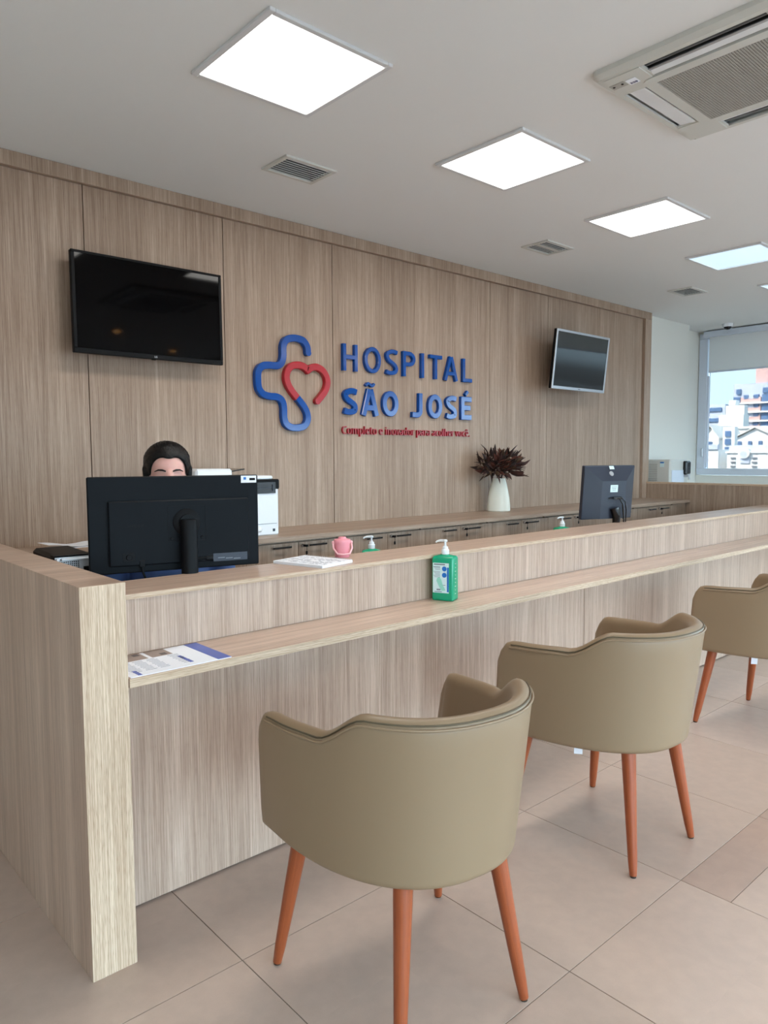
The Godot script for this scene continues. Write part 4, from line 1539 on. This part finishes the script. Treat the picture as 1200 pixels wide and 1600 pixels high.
func receptionist() -> void:
	# stool first: padded disc on a gas column with a foot ring
	var s := thing("stool", "dark padded swivel stool under the receptionist behind the counter", "stool", Vector3(1.36, 0, 0.625))
	var st := mb()
	lathe(st, [Vector2(0.0, 0.545), Vector2(0.15, 0.545), Vector2(0.165, 0.555), Vector2(0.165, 0.572), Vector2(0.15, 0.583), Vector2(0.0, 0.585)], 28)
	done(st, "seat", M.rubber, s)
	st = mb()
	lathe(st, [Vector2(0.03, 0.10), Vector2(0.03, 0.36), Vector2(0.018, 0.362), Vector2(0.018, 0.55)], 16)
	done(st, "column", M.chrome, s)
	for k in 5:
		var a := TAU * k / 5.0 + 0.3
		st = mb()
		tube(st, [Vector3(0, 0.11, 0), Vector3(cos(a) * 0.16, 0.055, sin(a) * 0.16)], [0.022, 0.014], 8)
		var lg := done(st, "foot_arm", M.black_plastic, s)
		st = mb()
		lathe(st, [Vector2(0.0, 0.0), Vector2(0.018, 0.0), Vector2(0.022, 0.02), Vector2(0.018, 0.045), Vector2(0.0, 0.05)], 12, Vector3(cos(a) * 0.16, 0, sin(a) * 0.16))
		done(st, "castor", M.rubber, lg)

	# the person sits at the desk, facing the monitor; local +z is forward, y from the floor
	var p := thing("person", "person with dark swept-back hair in a blue top sitting behind the large monitor", "person", Vector3(1.36, 0, 0.63), deg_to_rad(-21))
	var H := Vector3(-0.012, 1.375, 0.175)     # middle of the head
	var shl := 0.165
	var prims := [
		[1, H + Vector3(0, 0.030, -0.012), Vector3(0.074, 0.086, 0.094)],
		[1, H + Vector3(0, -0.032, 0.022), Vector3(0.060, 0.080, 0.068)],
		[1, H + Vector3(0, -0.092, 0.052), Vector3(0.026, 0.018, 0.026)],
		[0, H + Vector3(0, 0.004, 0.084), H + Vector3(0, -0.030, 0.100), 0.008, 0.013],
		[1, H + Vector3(0.076, -0.010, -0.010), Vector3(0.008, 0.030, 0.017)],
		[1, H + Vector3(-0.076, -0.010, -0.010), Vector3(0.008, 0.030, 0.017)],
		[0, H + Vector3(0, -0.06, -0.02), Vector3(-0.006, 1.16, 0.06), 0.052, 0.058]]
	st = mb()
	nets(st, prims, 0.018, H + Vector3(-0.1, -0.135, -0.125), H + Vector3(0.1, 0.135, 0.13), 0.0055)
	# trunk, arms and legs as one field
	var body := [
		[0, Vector3(-0.006, 1.19, 0.07), Vector3(-0.004, 1.13, 0.045), 0.055, 0.060],
		[0, Vector3(-shl, 1.11, 0.04), Vector3(shl, 1.11, 0.04), 0.058, 0.058],
		[1, Vector3(0, 1.00, 0.03), Vector3(0.155, 0.16, 0.105)],
		[1, Vector3(0, 0.80, 0.01), Vector3(0.140, 0.16, 0.105)],
		[1, Vector3(0, 0.69, 0.0), Vector3(0.165, 0.095, 0.125)],
		[0, Vector3(-0.085, 0.675, 0.02), Vector3(-0.105, 0.635, 0.30), 0.080, 0.055],
		[0, Vector3(0.085, 0.675, 0.02), Vector3(0.105, 0.635, 0.30), 0.080, 0.055],
		[0, Vector3(-0.105, 0.63, 0.30), Vector3(-0.10, 0.25, 0.24), 0.054, 0.038],
		[0, Vector3(0.105, 0.63, 0.30), Vector3(0.10, 0.25, 0.24), 0.054, 0.038],
		[0, Vector3(-0.10, 0.24, 0.24), Vector3(-0.11, 0.19, 0.34), 0.038, 0.030],
		[0, Vector3(0.10, 0.24, 0.24), Vector3(0.11, 0.19, 0.34), 0.038, 0.030]]
	for q in [-1.0, 1.0]:
		body.append([0, Vector3(q * 0.185, 1.10, 0.04), Vector3(q * 0.235, 0.885, 0.02), 0.048, 0.038])
		body.append([0, Vector3(q * 0.235, 0.885, 0.02), Vector3(q * 0.13, 0.855, 0.20), 0.036, 0.025])
	nets(st, body, 0.03, Vector3(-0.31, 0.14, -0.16), Vector3(0.31, 1.24, 0.42), 0.014)
	# hands on the keyboard
	for q in [-1.0, 1.0]:
		var wr := Vector3(q * 0.13, 0.853, 0.205)
		var hand := [[0, wr, wr + Vector3(-q * 0.012, -0.004, 0.05), 0.022, 0.020], [0, wr + Vector3(q * 0.016, -0.003, 0.04), wr + Vector3(q * 0.02, -0.004, 0.075), 0.016, 0.014], [0, wr + Vector3(-q * 0.03, -0.004, 0.04), wr + Vector3(-q * 0.032, -0.004, 0.072), 0.015, 0.014]]
		for f in 4:
			var x: float = -q * 0.034 + q * 0.0195 * f
			var ln: float = [0.058, 0.068, 0.063, 0.048][f]
			var k0 := wr + Vector3(x, -0.002, 0.076)
			var k1 := k0 + Vector3(0, 0.004, ln * 0.5)
			hand.append([0, k0, k1, 0.0085, 0.008])
			hand.append([0, k1, k1 + Vector3(0, -0.016, ln * 0.42), 0.008, 0.007])
		var t0 := wr + Vector3(-q * 0.032, -0.006, 0.03)
		hand.append([0, t0, t0 + Vector3(-q * 0.026, -0.006, 0.026), 0.011, 0.0095])
		hand.append([0, t0 + Vector3(-q * 0.026, -0.006, 0.026), t0 + Vector3(-q * 0.034, -0.012, 0.05), 0.0095, 0.008])
		nets(st, hand, 0.004, wr + Vector3(-0.085, -0.045, -0.03), wr + Vector3(0.085, 0.035, 0.165), 0.0045)
	var bd := done(st, "body", M.skin, p)
	# face details
	for q in [-1.0, 1.0]:
		st = mb()
		lathe(st, sphere_profile(0.0105), 16, H + Vector3(q * 0.030, -0.014, 0.0755))
		var ey := done(st, "eye", M.eye_white, p)
		st = mb()
		lathe(st, sphere_profile(0.006), 12, H + Vector3(q * 0.029, -0.016, 0.0812))
		done(st, "iris", M.iris, ey)
		st = mb()
		tube(st, [H + Vector3(q * 0.013, 0.014, 0.0865), H + Vector3(q * 0.026, 0.0185, 0.0835), H + Vector3(q * 0.040, 0.019, 0.076), H + Vector3(q * 0.053, 0.013, 0.062)], [0.0025, 0.0036, 0.003, 0.0015], 8)
		done(st, "eyebrow", M.hair, p)
	st = mb()
	tube(st, [H + Vector3(-0.024, -0.062, 0.078), H + Vector3(0, -0.060, 0.0885), H + Vector3(0.024, -0.062, 0.078)], [0.003, 0.006, 0.003], 8)
	done(st, "mouth", M.lip, p)
	# hair swept back into a low knot, hairline left open over the forehead
	st = mb()
	nets(st, [
		[1, H + Vector3(0, 0.044, -0.022), Vector3(0.090, 0.088, 0.106)],
		[1, H + Vector3(0, -0.02, -0.05), Vector3(0.084, 0.078, 0.072)],
		[0, H + Vector3(-0.081, 0.02, -0.005), H + Vector3(-0.083, -0.012, 0.004), 0.014, 0.010],
		[0, H + Vector3(0.081, 0.02, -0.005), H + Vector3(0.083, -0.012, 0.004), 0.014, 0.010],
		[1, H + Vector3(0, -0.02, -0.125), Vector3(0.042, 0.040, 0.034)],
		[2, H + Vector3(0.028, -0.004, 0.100), Vector3(0.051, 0.074, 0.100)],
		[2, H + Vector3(-0.028, -0.004, 0.100), Vector3(0.051, 0.074, 0.100)],
		[2, H + Vector3(0, -0.010, 0.100), Vector3(0.07, 0.074, 0.100)],
		[2, H + Vector3(0, -0.13, -0.02), Vector3(0.2, 0.075, 0.09)]], 0.014, H + Vector3(-0.115, -0.11, -0.18), H + Vector3(0.115, 0.15, 0.11), 0.0055)
	var hr := done(st, "hair", M.hair, p)
	st = mb()
	var hc := H + Vector3(0, 0.044, -0.022)
	for k in 44:
		var a := deg_to_rad(-72.0 + 144.0 * k / 43.0)
		var t0 := 52.0 + 14.0 * absf(sin(k * 1.7)) - 16.0 * pow(absf(a) / 1.25, 2.0)
		var sp := []
		for j in 12:
			var tt := deg_to_rad(lerpf(t0, 168.0, j / 11.0))
			var e := 1.0 + 0.006 * sin(k * 2.3)
			sp.append(hc + Vector3(0.090 * sin(a), 0.088 * cos(a) * sin(tt), 0.106 * cos(a) * cos(tt)) * e)
		tube(st, sp, [0.0006, 0.0018, 0.0022, 0.0022], 6)
	var hs := done(st, "hair_strands", M.hair_shine, hr)
	hs.set_meta("kind", "stuff")
	# clothes: the same limbs a little fuller
	var top := [
		[0, Vector3(-shl - 0.005, 1.112, 0.04), Vector3(shl + 0.005, 1.112, 0.04), 0.066, 0.066],
		[1, Vector3(0, 1.00, 0.03), Vector3(0.167, 0.17, 0.116)],
		[1, Vector3(0, 0.80, 0.01), Vector3(0.155, 0.17, 0.118)],
		[1, Vector3(0, 0.70, 0.0), Vector3(0.176, 0.09, 0.136)]]
	for q in [-1.0, 1.0]:
		top.append([0, Vector3(q * 0.185, 1.10, 0.04), Vector3(q * 0.237, 0.888, 0.02), 0.058, 0.047])
		top.append([0, Vector3(q * 0.237, 0.888, 0.02), Vector3(q * 0.165, 0.866, 0.145), 0.046, 0.037])
	top.append([2, Vector3(-0.004, 1.225, 0.085), Vector3(0.075, 0.075, 0.075)])
	st = mb()
	nets(st, top, 0.03, Vector3(-0.33, 0.58, -0.17), Vector3(0.33, 1.22, 0.30), 0.014)
	done(st, "blue_top", M.scrub_blue, p)
	var tr := [[1, Vector3(0, 0.69, 0.0), Vector3(0.172, 0.098, 0.130)]]
	for q in [-1.0, 1.0]:
		tr.append([0, Vector3(q * 0.085, 0.675, 0.02), Vector3(q * 0.105, 0.636, 0.30), 0.088, 0.063])
		tr.append([0, Vector3(q * 0.105, 0.632, 0.30), Vector3(q * 0.10, 0.27, 0.243), 0.062, 0.052])
	st = mb()
	nets(st, tr, 0.03, Vector3(-0.24, 0.20, -0.17), Vector3(0.24, 0.80, 0.40), 0.014)
	done(st, "trousers", M.trouser_navy, p)
	for q in [-1.0, 1.0]:
		st = mb()
		nets(st, [[0, Vector3(q * 0.10, 0.215, 0.235), Vector3(q * 0.11, 0.19, 0.37), 0.042, 0.036], [0, Vector3(q * 0.10, 0.19, 0.22), Vector3(q * 0.11, 0.175, 0.38), 0.034, 0.034]], 0.02, Vector3(q * 0.10 - 0.07, 0.12, 0.16), Vector3(q * 0.10 + 0.07, 0.29, 0.45), 0.009)
		done(st, "shoe", M.shoe, p)

func sphere_profile(r: float, n := 10) -> Array:
	var out := []
	for k in n + 1:
		var a := -PI / 2 + PI * k / n
		out.append(Vector2(maxf(cos(a) * r, 0.0), sin(a) * r))
	return out

# ------------------------------------------------------------------ small things
func small_things() -> void:
	var st: SurfaceTool
	# notepad on the counter top
	var t := thing("notepad", "white spiral notepad with handwriting lying on the counter top beside the pink pot", "notepad", Vector3(1.706, 1.022, 1.172), 0.0)
	t.rotation.y = -deg_to_rad(-14.0)
	bx("pages", Vector3(0, 0.0055, 0), Vector3(0.19, 0.011, 0.25), M.paper, t, 0.001)
	st = mb()
	var rg := RandomNumberGenerator.new()
	rg.seed = 3
	for k in 13:
		var x := -0.075 + 0.0115 * k
		var zz := -0.11
		while zz < 0.10:
			var l := rg.randf_range(0.012, 0.04)
			if rg.randf() > 0.25:
				box(st, Vector3(x, 0.0112, zz + l / 2), Vector3(0.0022, 0.0004, minf(l, 0.11 - zz)))
			zz += l + 0.006
	var hw := done(st, "handwriting", M.ink_grey, t)
	hw.set_meta("kind", "stuff")
	for k in 22:
		st = mb()
		var zc := -0.118 + 0.0112 * k
		var rp := []
		for j in 9:
			var a := TAU * j / 8.0
			rp.append(Vector3(0.093 + cos(a) * 0.006, 0.008 + sin(a) * 0.006, zc + 0.0012 * j / 8.0))
		tube(st, rp, [0.0008], 5)
		done(st, "spiral_ring", M.silver, t)
	# pink pot with a swing handle
	t = thing("pink_pot", "small pink plastic pot with a lid and swing handle on the counter beside the notepad", "pot", Vector3(1.898, 1.022, 1.118), -0.5)
	st = mb()
	lathe(st, [Vector2(0.0, 0.0), Vector2(0.029, 0.0), Vector2(0.031, 0.004), Vector2(0.034, 0.062), Vector2(0.0, 0.064)], 28)
	done(st, "bowl", M.pink_plastic, t)
	st = mb()
	lathe(st, [Vector2(0.0, 0.060), Vector2(0.036, 0.060), Vector2(0.0365, 0.069), Vector2(0.033, 0.075), Vector2(0.018, 0.078), Vector2(0.015, 0.085), Vector2(0.0, 0.086)], 28)
	done(st, "lid", M.pink_plastic, t)
	st = mb()
	tube(st, [Vector3(-0.039, 0.060, 0.0), Vector3(-0.039, 0.038, 0.014), Vector3(-0.026, 0.018, 0.034), Vector3(0.0, 0.015, 0.038), Vector3(0.026, 0.018, 0.034), Vector3(0.039, 0.038, 0.014), Vector3(0.039, 0.060, 0.0)], [0.004], 8)
	done(st, "swing_handle", M.pink_light, t)
	for s in [-1.0, 1.0]:
		st = mb()
		lathe(st, sphere_profile(0.007), 12, Vector3(s * 0.038, 0.062, 0))
		done(st, "pivot", M.pink_light, t)
	# leaflet on the writing shelf
	t = thing("leaflet", "open blue and white printed leaflet lying on the writing shelf by the end panel", "leaflet", Vector3(0.962, 0.828, 1.428), 0.0)
	bx("sheet", Vector3(0, 0.001, 0), Vector3(0.318, 0.002, 0.232), M.paper, t, 0.0003)
	bx("blue_column", Vector3(0.1365, 0.0023, 0), Vector3(0.045, 0.0004, 0.230), M.brochure_blue, t)
	for k in 3:
		var ph := bx("photograph", Vector3([-0.142, -0.072, 0.008][k], 0.0023, -0.077), Vector3([0.034, 0.068, 0.066][k], 0.0004, 0.074), M.photo_brown if k > 0 else M.photo_dark, t)
		bx("dark_patch", Vector3([-0.148, -0.056, 0.018][k], 0.0027, [-0.065, -0.095, -0.060][k]), Vector3(0.02, 0.0003, 0.022), M.photo_dark, ph)
	for k in 3:
		bx("blue_heading", Vector3([-0.128, 0.043, 0.043][k], 0.0023, [0.085, 0.01, 0.05][k]), Vector3(0.012, 0.0004, [0.05, 0.03, 0.07][k]), M.brochure_blue, t)
	st = mb()
	for col in 4:
		for row in 9:
			box(st, Vector3(-0.122 + 0.042 * col + (0.03 if col == 3 else 0.0), 0.0022, -0.028 + 0.013 * row), Vector3(0.034 - 0.004 * ((row * 7 + col) % 3), 0.0003, 0.003))
	var tl := done(st, "text_lines", M.ink_grey, t)
	tl.set_meta("kind", "stuff")
	# folded papers on the worktop
	t = thing("papers", "loose white papers with a curled corner on the worktop by the wall", "papers", Vector3(1.18, 1.04, 0.10), 0.15)
	bx("sheet", Vector3(0, 0.001, 0), Vector3(0.30, 0.002, 0.13), M.paper, t)
	st = mb()
	st.set_smooth_group(1)
	for i in 12:
		var x0 := -0.17 + 0.027 * i
		var x1 := x0 + 0.027
		var y0 := 0.006 + 0.016 * pow((i - 0.0) / 12.0 - 1.0, 4.0) + 0.004 * sin(i * 0.9)
		var y1 := 0.006 + 0.016 * pow((i + 1.0) / 12.0 - 1.0, 4.0) + 0.004 * sin((i + 1) * 0.9)
		tri(st, Vector3(x0, y0, 0.05), Vector3(x1, y1, 0.05), Vector3(x1, y1 + 0.004, -0.06))
		tri(st, Vector3(x0, y0, 0.05), Vector3(x1, y1 + 0.004, -0.06), Vector3(x0, y0 + 0.004, -0.06))
	done(st, "curled_sheet", M.paper, t)
	printer()
	vase()
	dispenser()

func printer() -> void:
	var t := thing("printer", "white and black multifunction printer on the worktop behind the large monitor", "printer", Vector3(1.895, 1.04, 0.175))
	var st := mb()
	box(st, Vector3(0, 0.122, 0), Vector3(0.44, 0.244, 0.29), 0.006)
	done(st, "body", M.white_plastic, t)
	st = mb()
	box(st, Vector3(0.006, 0.060, 0.146), Vector3(0.40, 0.002, 0.003))
	done(st, "tray_seam", M.grey_print, t)
	st = mb()
	box(st, Vector3(0, 0.262, 0), Vector3(0.45, 0.052, 0.30), 0.006)
	done(st, "control_band", M.black_plastic, t)
	bx("output_bay", Vector3(0.0, 0.245, 0.1475), Vector3(0.40, 0.058, 0.006), M.black_gloss, t, 0.001)
	bx("output_stop", Vector3(0.10, 0.245, 0.152), Vector3(0.16, 0.003, 0.006), M.monitor_back_grey, t)
	bx("output_stop", Vector3(0.18, 0.245, 0.152), Vector3(0.003, 0.032, 0.006), M.monitor_back_grey, t)
	st = mb()
	box(st, Vector3(-0.01, 0.296, -0.006), Vector3(0.41, 0.020, 0.28), 0.006)
	done(st, "scanner_lid", M.white_plastic, t)
	st = mb()
	box(st, Vector3(-0.12, 0.324, -0.02), Vector3(0.20, 0.040, 0.24), 0.010)
	done(st, "document_feeder", M.white_plastic, t)
	st = mb()
	box(st, Vector3.ZERO, Vector3(0.085, 0.006, 0.2), 0.002, 1, Vector2.ZERO, Basis(Vector3(0, 0, 1), 0.14), Vector3(0.02, 0.335, -0.02))
	done(st, "document_tray", M.black_gloss, t)
	st = mb()
	box(st, Vector3(0.06, 0.034, 0.158), Vector3(0.09, 0.026, 0.03), 0.008)
	done(st, "tray_handle", M.white_plastic, t)
	bx("small_badge", Vector3(0.188, 0.026, 0.1462), Vector3(0.014, 0.014, 0.001), M.monitor_back_grey, t)

func vase() -> void:
	var at := Vector3(4.16, 1.04, 0.105)
	var t := thing("vase", "white flattened ceramic vase holding the dried bouquet on the worktop", "vase", at, -0.85)
	var st := mb()
	lathe(st, [Vector2(0.0, 0.0), Vector2(0.078, 0.0), Vector2(0.084, 0.006), Vector2(0.083, 0.05), Vector2(0.077, 0.10), Vector2(0.068, 0.15), Vector2(0.057, 0.20), Vector2(0.048, 0.235), Vector2(0.046, 0.24), Vector2(0.042, 0.236), Vector2(0.05, 0.18), Vector2(0.0, 0.16)], 32, Vector3.ZERO, 1.0, 0.62)
	done(st, "body", M.ceramic, t)
	var b := thing("dried_bouquet", "bunch of dark brown dried leaves standing in the white vase", "bouquet", at + Vector3(0, 0.17, 0))
	var rng := RandomNumberGenerator.new()
	rng.seed = 21
	var leaves := []
	for v in 4:
		var ls := mb()
		var ln := [0.075, 0.09, 0.065, 0.10][v] as float
		var wd := [0.011, 0.012, 0.013, 0.008][v] as float
		var n := 5
		ls.set_smooth_group(1)
		var rows := []
		for k in n + 1:
			var u := float(k) / n
			var w := wd * sin(PI * pow(u, 0.7)) + 0.0004
			var y := ln * u
			var zz := 0.028 * u * u * (1.0 if v % 2 == 0 else -0.6)
			rows.append([Vector3(-w, y, zz + w * 0.5), Vector3(0, y, zz), Vector3(w, y, zz + w * 0.5)])
		for k in n:
			for q in 2:
				for f in [0.0, -0.0007]:
					var o := Vector3(0, 0, f)
					var A: Vector3 = rows[k][q] + o
					var B: Vector3 = rows[k][q + 1] + o
					var C: Vector3 = rows[k + 1][q + 1] + o
					var D: Vector3 = rows[k + 1][q] + o
					if f == 0.0:
						tri(ls, A, B, C)
						tri(ls, A, C, D)
					else:
						tri(ls, A, C, B)
						tri(ls, A, D, C)
		leaves.append(mesh_of(ls))
	for k in 12:
		var d := Vector3(rng.randf_range(-1, 1), 0, rng.randf_range(-0.5, 1.0)) * 0.085
		st = mb()
		tube(st, [Vector3(d.x * 0.12, 0.0, d.z * 0.12), Vector3(d.x * 0.35, 0.09, d.z * 0.3), Vector3(d.x, 0.16, d.z)], [0.002, 0.002, 0.0012], 6)
		done(st, "stem", M.dry_leaf_2, b)
	for k in 280:
		var a := rng.randf_range(0, TAU)
		var up := rng.randf_range(-0.55, 1.0)
		var rr := sqrt(1.0 - up * up * 0.9)
		var dir := Vector3(cos(a) * rr, up * 0.85, sin(a) * rr).normalized()
		var c := Vector3(-0.01, 0.140, 0.012) + Vector3(dir.x * 0.175, dir.y * 0.118, dir.z * 0.095 + dir.x * 0.03) * rng.randf_range(0.35, 1.0)
		if c.z < -0.085:
			c.z = -0.085
		dir = (dir + Vector3(rng.randf_range(-0.5, 0.5), rng.randf_range(-0.3, 0.6), rng.randf_range(-0.4, 0.6))).normalized()
		var side := dir.cross(Vector3(rng.randf_range(-1, 1), rng.randf_range(-1, 1), rng.randf_range(-1, 1))).normalized()
		var o := put(leaves[rng.randi_range(0, 3)], "leaf", M["dry_leaf_%d" % [0, 0, 1, 2, 2, 3][rng.randi_range(0, 5)]], b)
		var sc := rng.randf_range(0.7, 1.15)
		var tip := c + dir * 0.08 * sc
		if at.z + tip.z < 0.012:
			dir.z = absf(dir.z)
			dir = dir.normalized()
			side = dir.cross(Vector3(0.3, 0.4, 1.0)).normalized()
		o.transform = Transform3D(Basis(side, dir, side.cross(dir)) * Basis.from_scale(Vector3.ONE * sc), c)

func dispenser() -> void:
	var cb := thing("side_cabinet", "plain pale low cabinet carrying the water dispenser behind the low partition", "cabinet", Vector3(6.80, 0, 0.075))
	bx("carcass", Vector3(0, 0.46, 0), Vector3(0.48, 0.92, 0.25), M.paint_beige, cb, 0.004)
	bx("door", Vector3(0, 0.46, 0.131), Vector3(0.44, 0.84, 0.012), M.paint_beige, cb, 0.003)
	var t := thing("water_dispenser", "white countertop water dispenser with side vents behind the low partition", "water dispenser", Vector3(6.735, 0.92, 0.075))
	var st := mb()
	box(st, Vector3(0.0, 0.24, 0.0), Vector3(0.35, 0.48, 0.235), 0.014)
	done(st, "body", M.off_white_plastic, t)
	for k in 14:
		bx("vent_slot", Vector3(-0.1755, 0.435 - 0.017 * k, -0.055), Vector3(0.004, 0.007, 0.085), M.grille_plastic, t, 0.001)
	bx("rating_label", Vector3(-0.1755, 0.435, 0.035), Vector3(0.002, 0.048, 0.04), M.label_paper, t)
	bx("label_print", Vector3(-0.177, 0.452, 0.035), Vector3(0.002, 0.012, 0.038), M.blue_print, t)
	bx("front_panel", Vector3(-0.03, 0.22, 0.1195), Vector3(0.24, 0.32, 0.006), M.alu_white, t, 0.002)
	st = mb()
	box(st, Vector3(0.12, 0.40, 0.13), Vector3(0.09, 0.13, 0.05), 0.012)
	done(st, "tap_housing", M.black_gloss, t)
	st = mb()
	tube(st, [Vector3(0.09, 0.32, 0.12), Vector3(0.09, 0.32, 0.17), Vector3(0.09, 0.29, 0.175)], [0.011, 0.010, 0.009], 10)
	box(st, Vector3(0.09, 0.335, 0.165), Vector3(0.05, 0.01, 0.02), 0.003)
	done(st, "tap", M.steel, t)

# ------------------------------------------------------------------ the town outside the window
func facade(t: Node3D, called: String, x: float, z0: float, z1: float, y0: float, y1: float, depth: float, m: Material) -> MeshInstance3D:
	return bx(called, Vector3(x + depth / 2, (y0 + y1) / 2, (z0 + z1) / 2), Vector3(depth, y1 - y0, z1 - z0), m, t)

func town() -> void:
	var g := setting("ground_outside")
	bx("street", Vector3(150, -16.5, 0), Vector3(900, 1.0, 900), M.asphalt, g)
	# tall apartment tower of grey render and red brick, balconies on each floor
	var t := thing("apartment_tower", "tall grey and red brick apartment tower with balconies outside the window", "building")
	facade(t, "wall", 270, -109.8, -84.0, -16, 26.5, 5, M.render_grey)
	facade(t, "brick_penthouse", 273, -103.5, -86.0, 26.5, 34.0, 12, M.brick_red)
	for fl in 8:
		var y := 22.0 - 3.15 * fl
		facade(t, "brick_band", 269.4, -107.0, -100.2, y - 2.2, y - 0.4, 0.6, M.brick_red)
		facade(t, "window", 269.3, -105.9, -104.4, y - 0.9, y + 0.5, 0.8, M.facade_glass)
		facade(t, "window", 269.3, -104.2, -102.6, y - 0.9, y + 0.5, 0.8, M.render_grey)
		facade(t, "window", 269.3, -102.4, -100.9, y - 0.9, y + 0.5, 0.8, M.facade_glass)
		facade(t, "slab", 268.2, -107.0, -86.0, y - 2.75, y - 2.2, 1.8, M.render_white)
		facade(t, "balcony_recess", 269.4, -99.8, -92.0, y - 2.0, y + 0.5, 0.6, M.facade_glass)
	facade(t, "window", 269.3, -108.6, -107.1, 22.9, 24.7, 0.8, M.facade_glass)
	facade(t, "window", 269.3, -99.6, -96.5, 22.9, 24.7, 0.8, M.facade_glass)
	facade(t, "window", 269.3, -109.5, -107.1, 19.6, 21.9, 0.8, M.facade_glass)
	# lower slab block at the left
	t = thing("office_block", "pale slab block with strip windows outside the window, behind the white blocks", "building")
	facade(t, "wall", 185, -82.5, -76.0, -16, 14.0, 3, M.render_grey)
	for fl in 4:
		facade(t, "strip_window", 184.6, -82.0, -76.8, 12.3 - 2.6 * fl, 13.2 - 2.6 * fl, 0.5, M.facade_glass)
	t = thing("white_block", "plain white stepped block without windows outside the window", "building")
	facade(t, "upper_wall", 170.6, -69.7, -65.6, 10.5, 12.6, 2, M.render_white)
	facade(t, "lower_wall", 170, -71.0, -65.5, -16, 10.5, 3, M.render_white)
	bx("roof_tank", Vector3(171.6, 13.2, -68.3), Vector3(2, 1.2, 1.6), M.render_white, t, 0.1)
	t = thing("white_block", "long low white terrace block under the brick tower outside the window", "building")
	facade(t, "wall", 150, -64.5, -44.0, -16, 6.6, 4, M.render_white)
	facade(t, "parapet", 149.6, -64.8, -44.0, 6.6, 7.0, 4.6, M.render_white)
	# gabled houses
	house("white gabled house with small windows outside the window, narrower than the other", 120, -51.6, -48.95, -16, 4.0, 6.0)
	house("white wide gabled house with a row of windows outside the window", 121, -46.8, -40.5, -16, 4.0, 5.6)
	t = thing("white_block", "white house block with bay windows between the two gabled houses", "building")
	facade(t, "wall", 131, -52.5, -50.0, -16, 4.9, 8, M.render_white)
	for k in 2:
		facade(t, "window", 130.8, -52.0 + k * 1.0, -51.4 + k * 1.0, 3.3, 4.2, 0.3, M.facade_glass)
	# ornate white facade in front
	t = thing("ornate_facade", "ornate white facade with a round gable and small windows outside the window", "building")
	facade(t, "wall", 75, -28.4, -20.0, -16, 1.7, 8, M.render_white)
	facade(t, "parapet", 75.4, -28.4, -20.0, 1.7, 2.4, 0.5, M.render_grey)
	facade(t, "string_course", 74.8, -28.5, -20.0, 1.62, 1.78, 0.6, M.render_white)
	var st := mb()
	lathe(st, [Vector2(0.0, -0.2), Vector2(0.55, -0.2), Vector2(0.55, 0.3), Vector2(0.0, 0.3)], 24, Vector3(74.9, 1.62, -26.65), 1, 1, Basis(Vector3(0, 0, 1), PI / 2))
	done(st, "round_gable", M.render_white, t)
	st = mb()
	lathe(st, [Vector2(0.0, -0.1), Vector2(0.36, -0.1), Vector2(0.36, 0.32), Vector2(0.0, 0.32)], 24, Vector3(74.9, 1.5, -26.65), 1, 1, Basis(Vector3(0, 0, 1), PI / 2))
	done(st, "round_panel", M.render_grey, t)
	facade(t, "centre_panel", 74.85, -27.1, -26.2, 0.6, 1.2, 0.3, M.render_grey)
	for k in 2:
		for j in 3:
			facade(t, "window", 74.85, [-28.0, -25.95][k], [-27.55, -25.5][k], 1.05 - 0.42 * j, 1.2 - 0.42 * j, 0.3, M.grey_print)
	t = thing("ornate_facade", "narrow white facade with a curved parapet beside the bluish gap outside the window", "building")
	facade(t, "wall", 75, -31.6, -29.3, -16, 2.0, 8, M.render_white)
	facade(t, "parapet", 74.8, -31.6, -29.3, 2.0, 2.5, 0.5, M.render_grey)
	t = thing("glazed_stair", "slim bluish glazed stairwell between the white facades outside the window", "building")
	facade(t, "wall", 85, -33.2, -31.9, -16, 4.6, 0.8, M.render_white)
	for j in 6:
		facade(t, "window", 84.8, -32.9, -32.3, -1.0 + 0.9 * j, -0.35 + 0.9 * j, 0.3, M.facade_glass)

func house(label: String, x: float, z0: float, z1: float, y0: float, ye: float, yr: float) -> void:
	var t := thing("gabled_house", label, "building")
	var st := mb()
	var zm := (z0 + z1) / 2
	var poly := [Vector3(x, y0, z0), Vector3(x, y0, z1), Vector3(x, ye, z1), Vector3(x, yr, zm), Vector3(x, ye, z0)]
	face(st, poly, Vector3(-1, 0, 0))
	var back := []
	for v in poly:
		back.append(v + Vector3(9, 0, 0))
	face(st, back, Vector3(1, 0, 0))
	for k in 5:
		var j := (k + 1) % 5
		face(st, [poly[k], poly[j], back[j], back[k]], [Vector3.DOWN, Vector3(0, 0, 1), Vector3(0, 1, 1), Vector3(0, 1, -1), Vector3(0, 0, -1)][k])
	done(st, "wall", M.render_white, t)
	st = mb()
	for s in [[z0, -1.0], [z1, 1.0]]:
		var a := Vector3(x - 0.5, ye + 0.02, s[0] + s[1] * 0.25)
		var b := Vector3(x - 0.5, yr + 0.1, zm)
		var up := Vector3(0, 0.16, 0)
		var dz := Vector3(10, 0, 0)
		var nn := Vector3(0, 1, s[1])
		face(st, [a + up, b + up, b + up + dz, a + up + dz], nn)
		face(st, [a, b, b + dz, a + dz], -nn)
		face(st, [a, b, b + up, a + up], Vector3(-1, 0, 0))
	done(st, "roof", M.roof_tile, t)
	var n := int((z1 - z0) / 1.5)
	for k in n:
		var z := lerpf(z0, z1, (k + 0.5) / n)
		bx("window", Vector3(x - 0.05, ye - 0.75, z), Vector3(0.3, 0.7, 0.55), M.facade_glass, t)
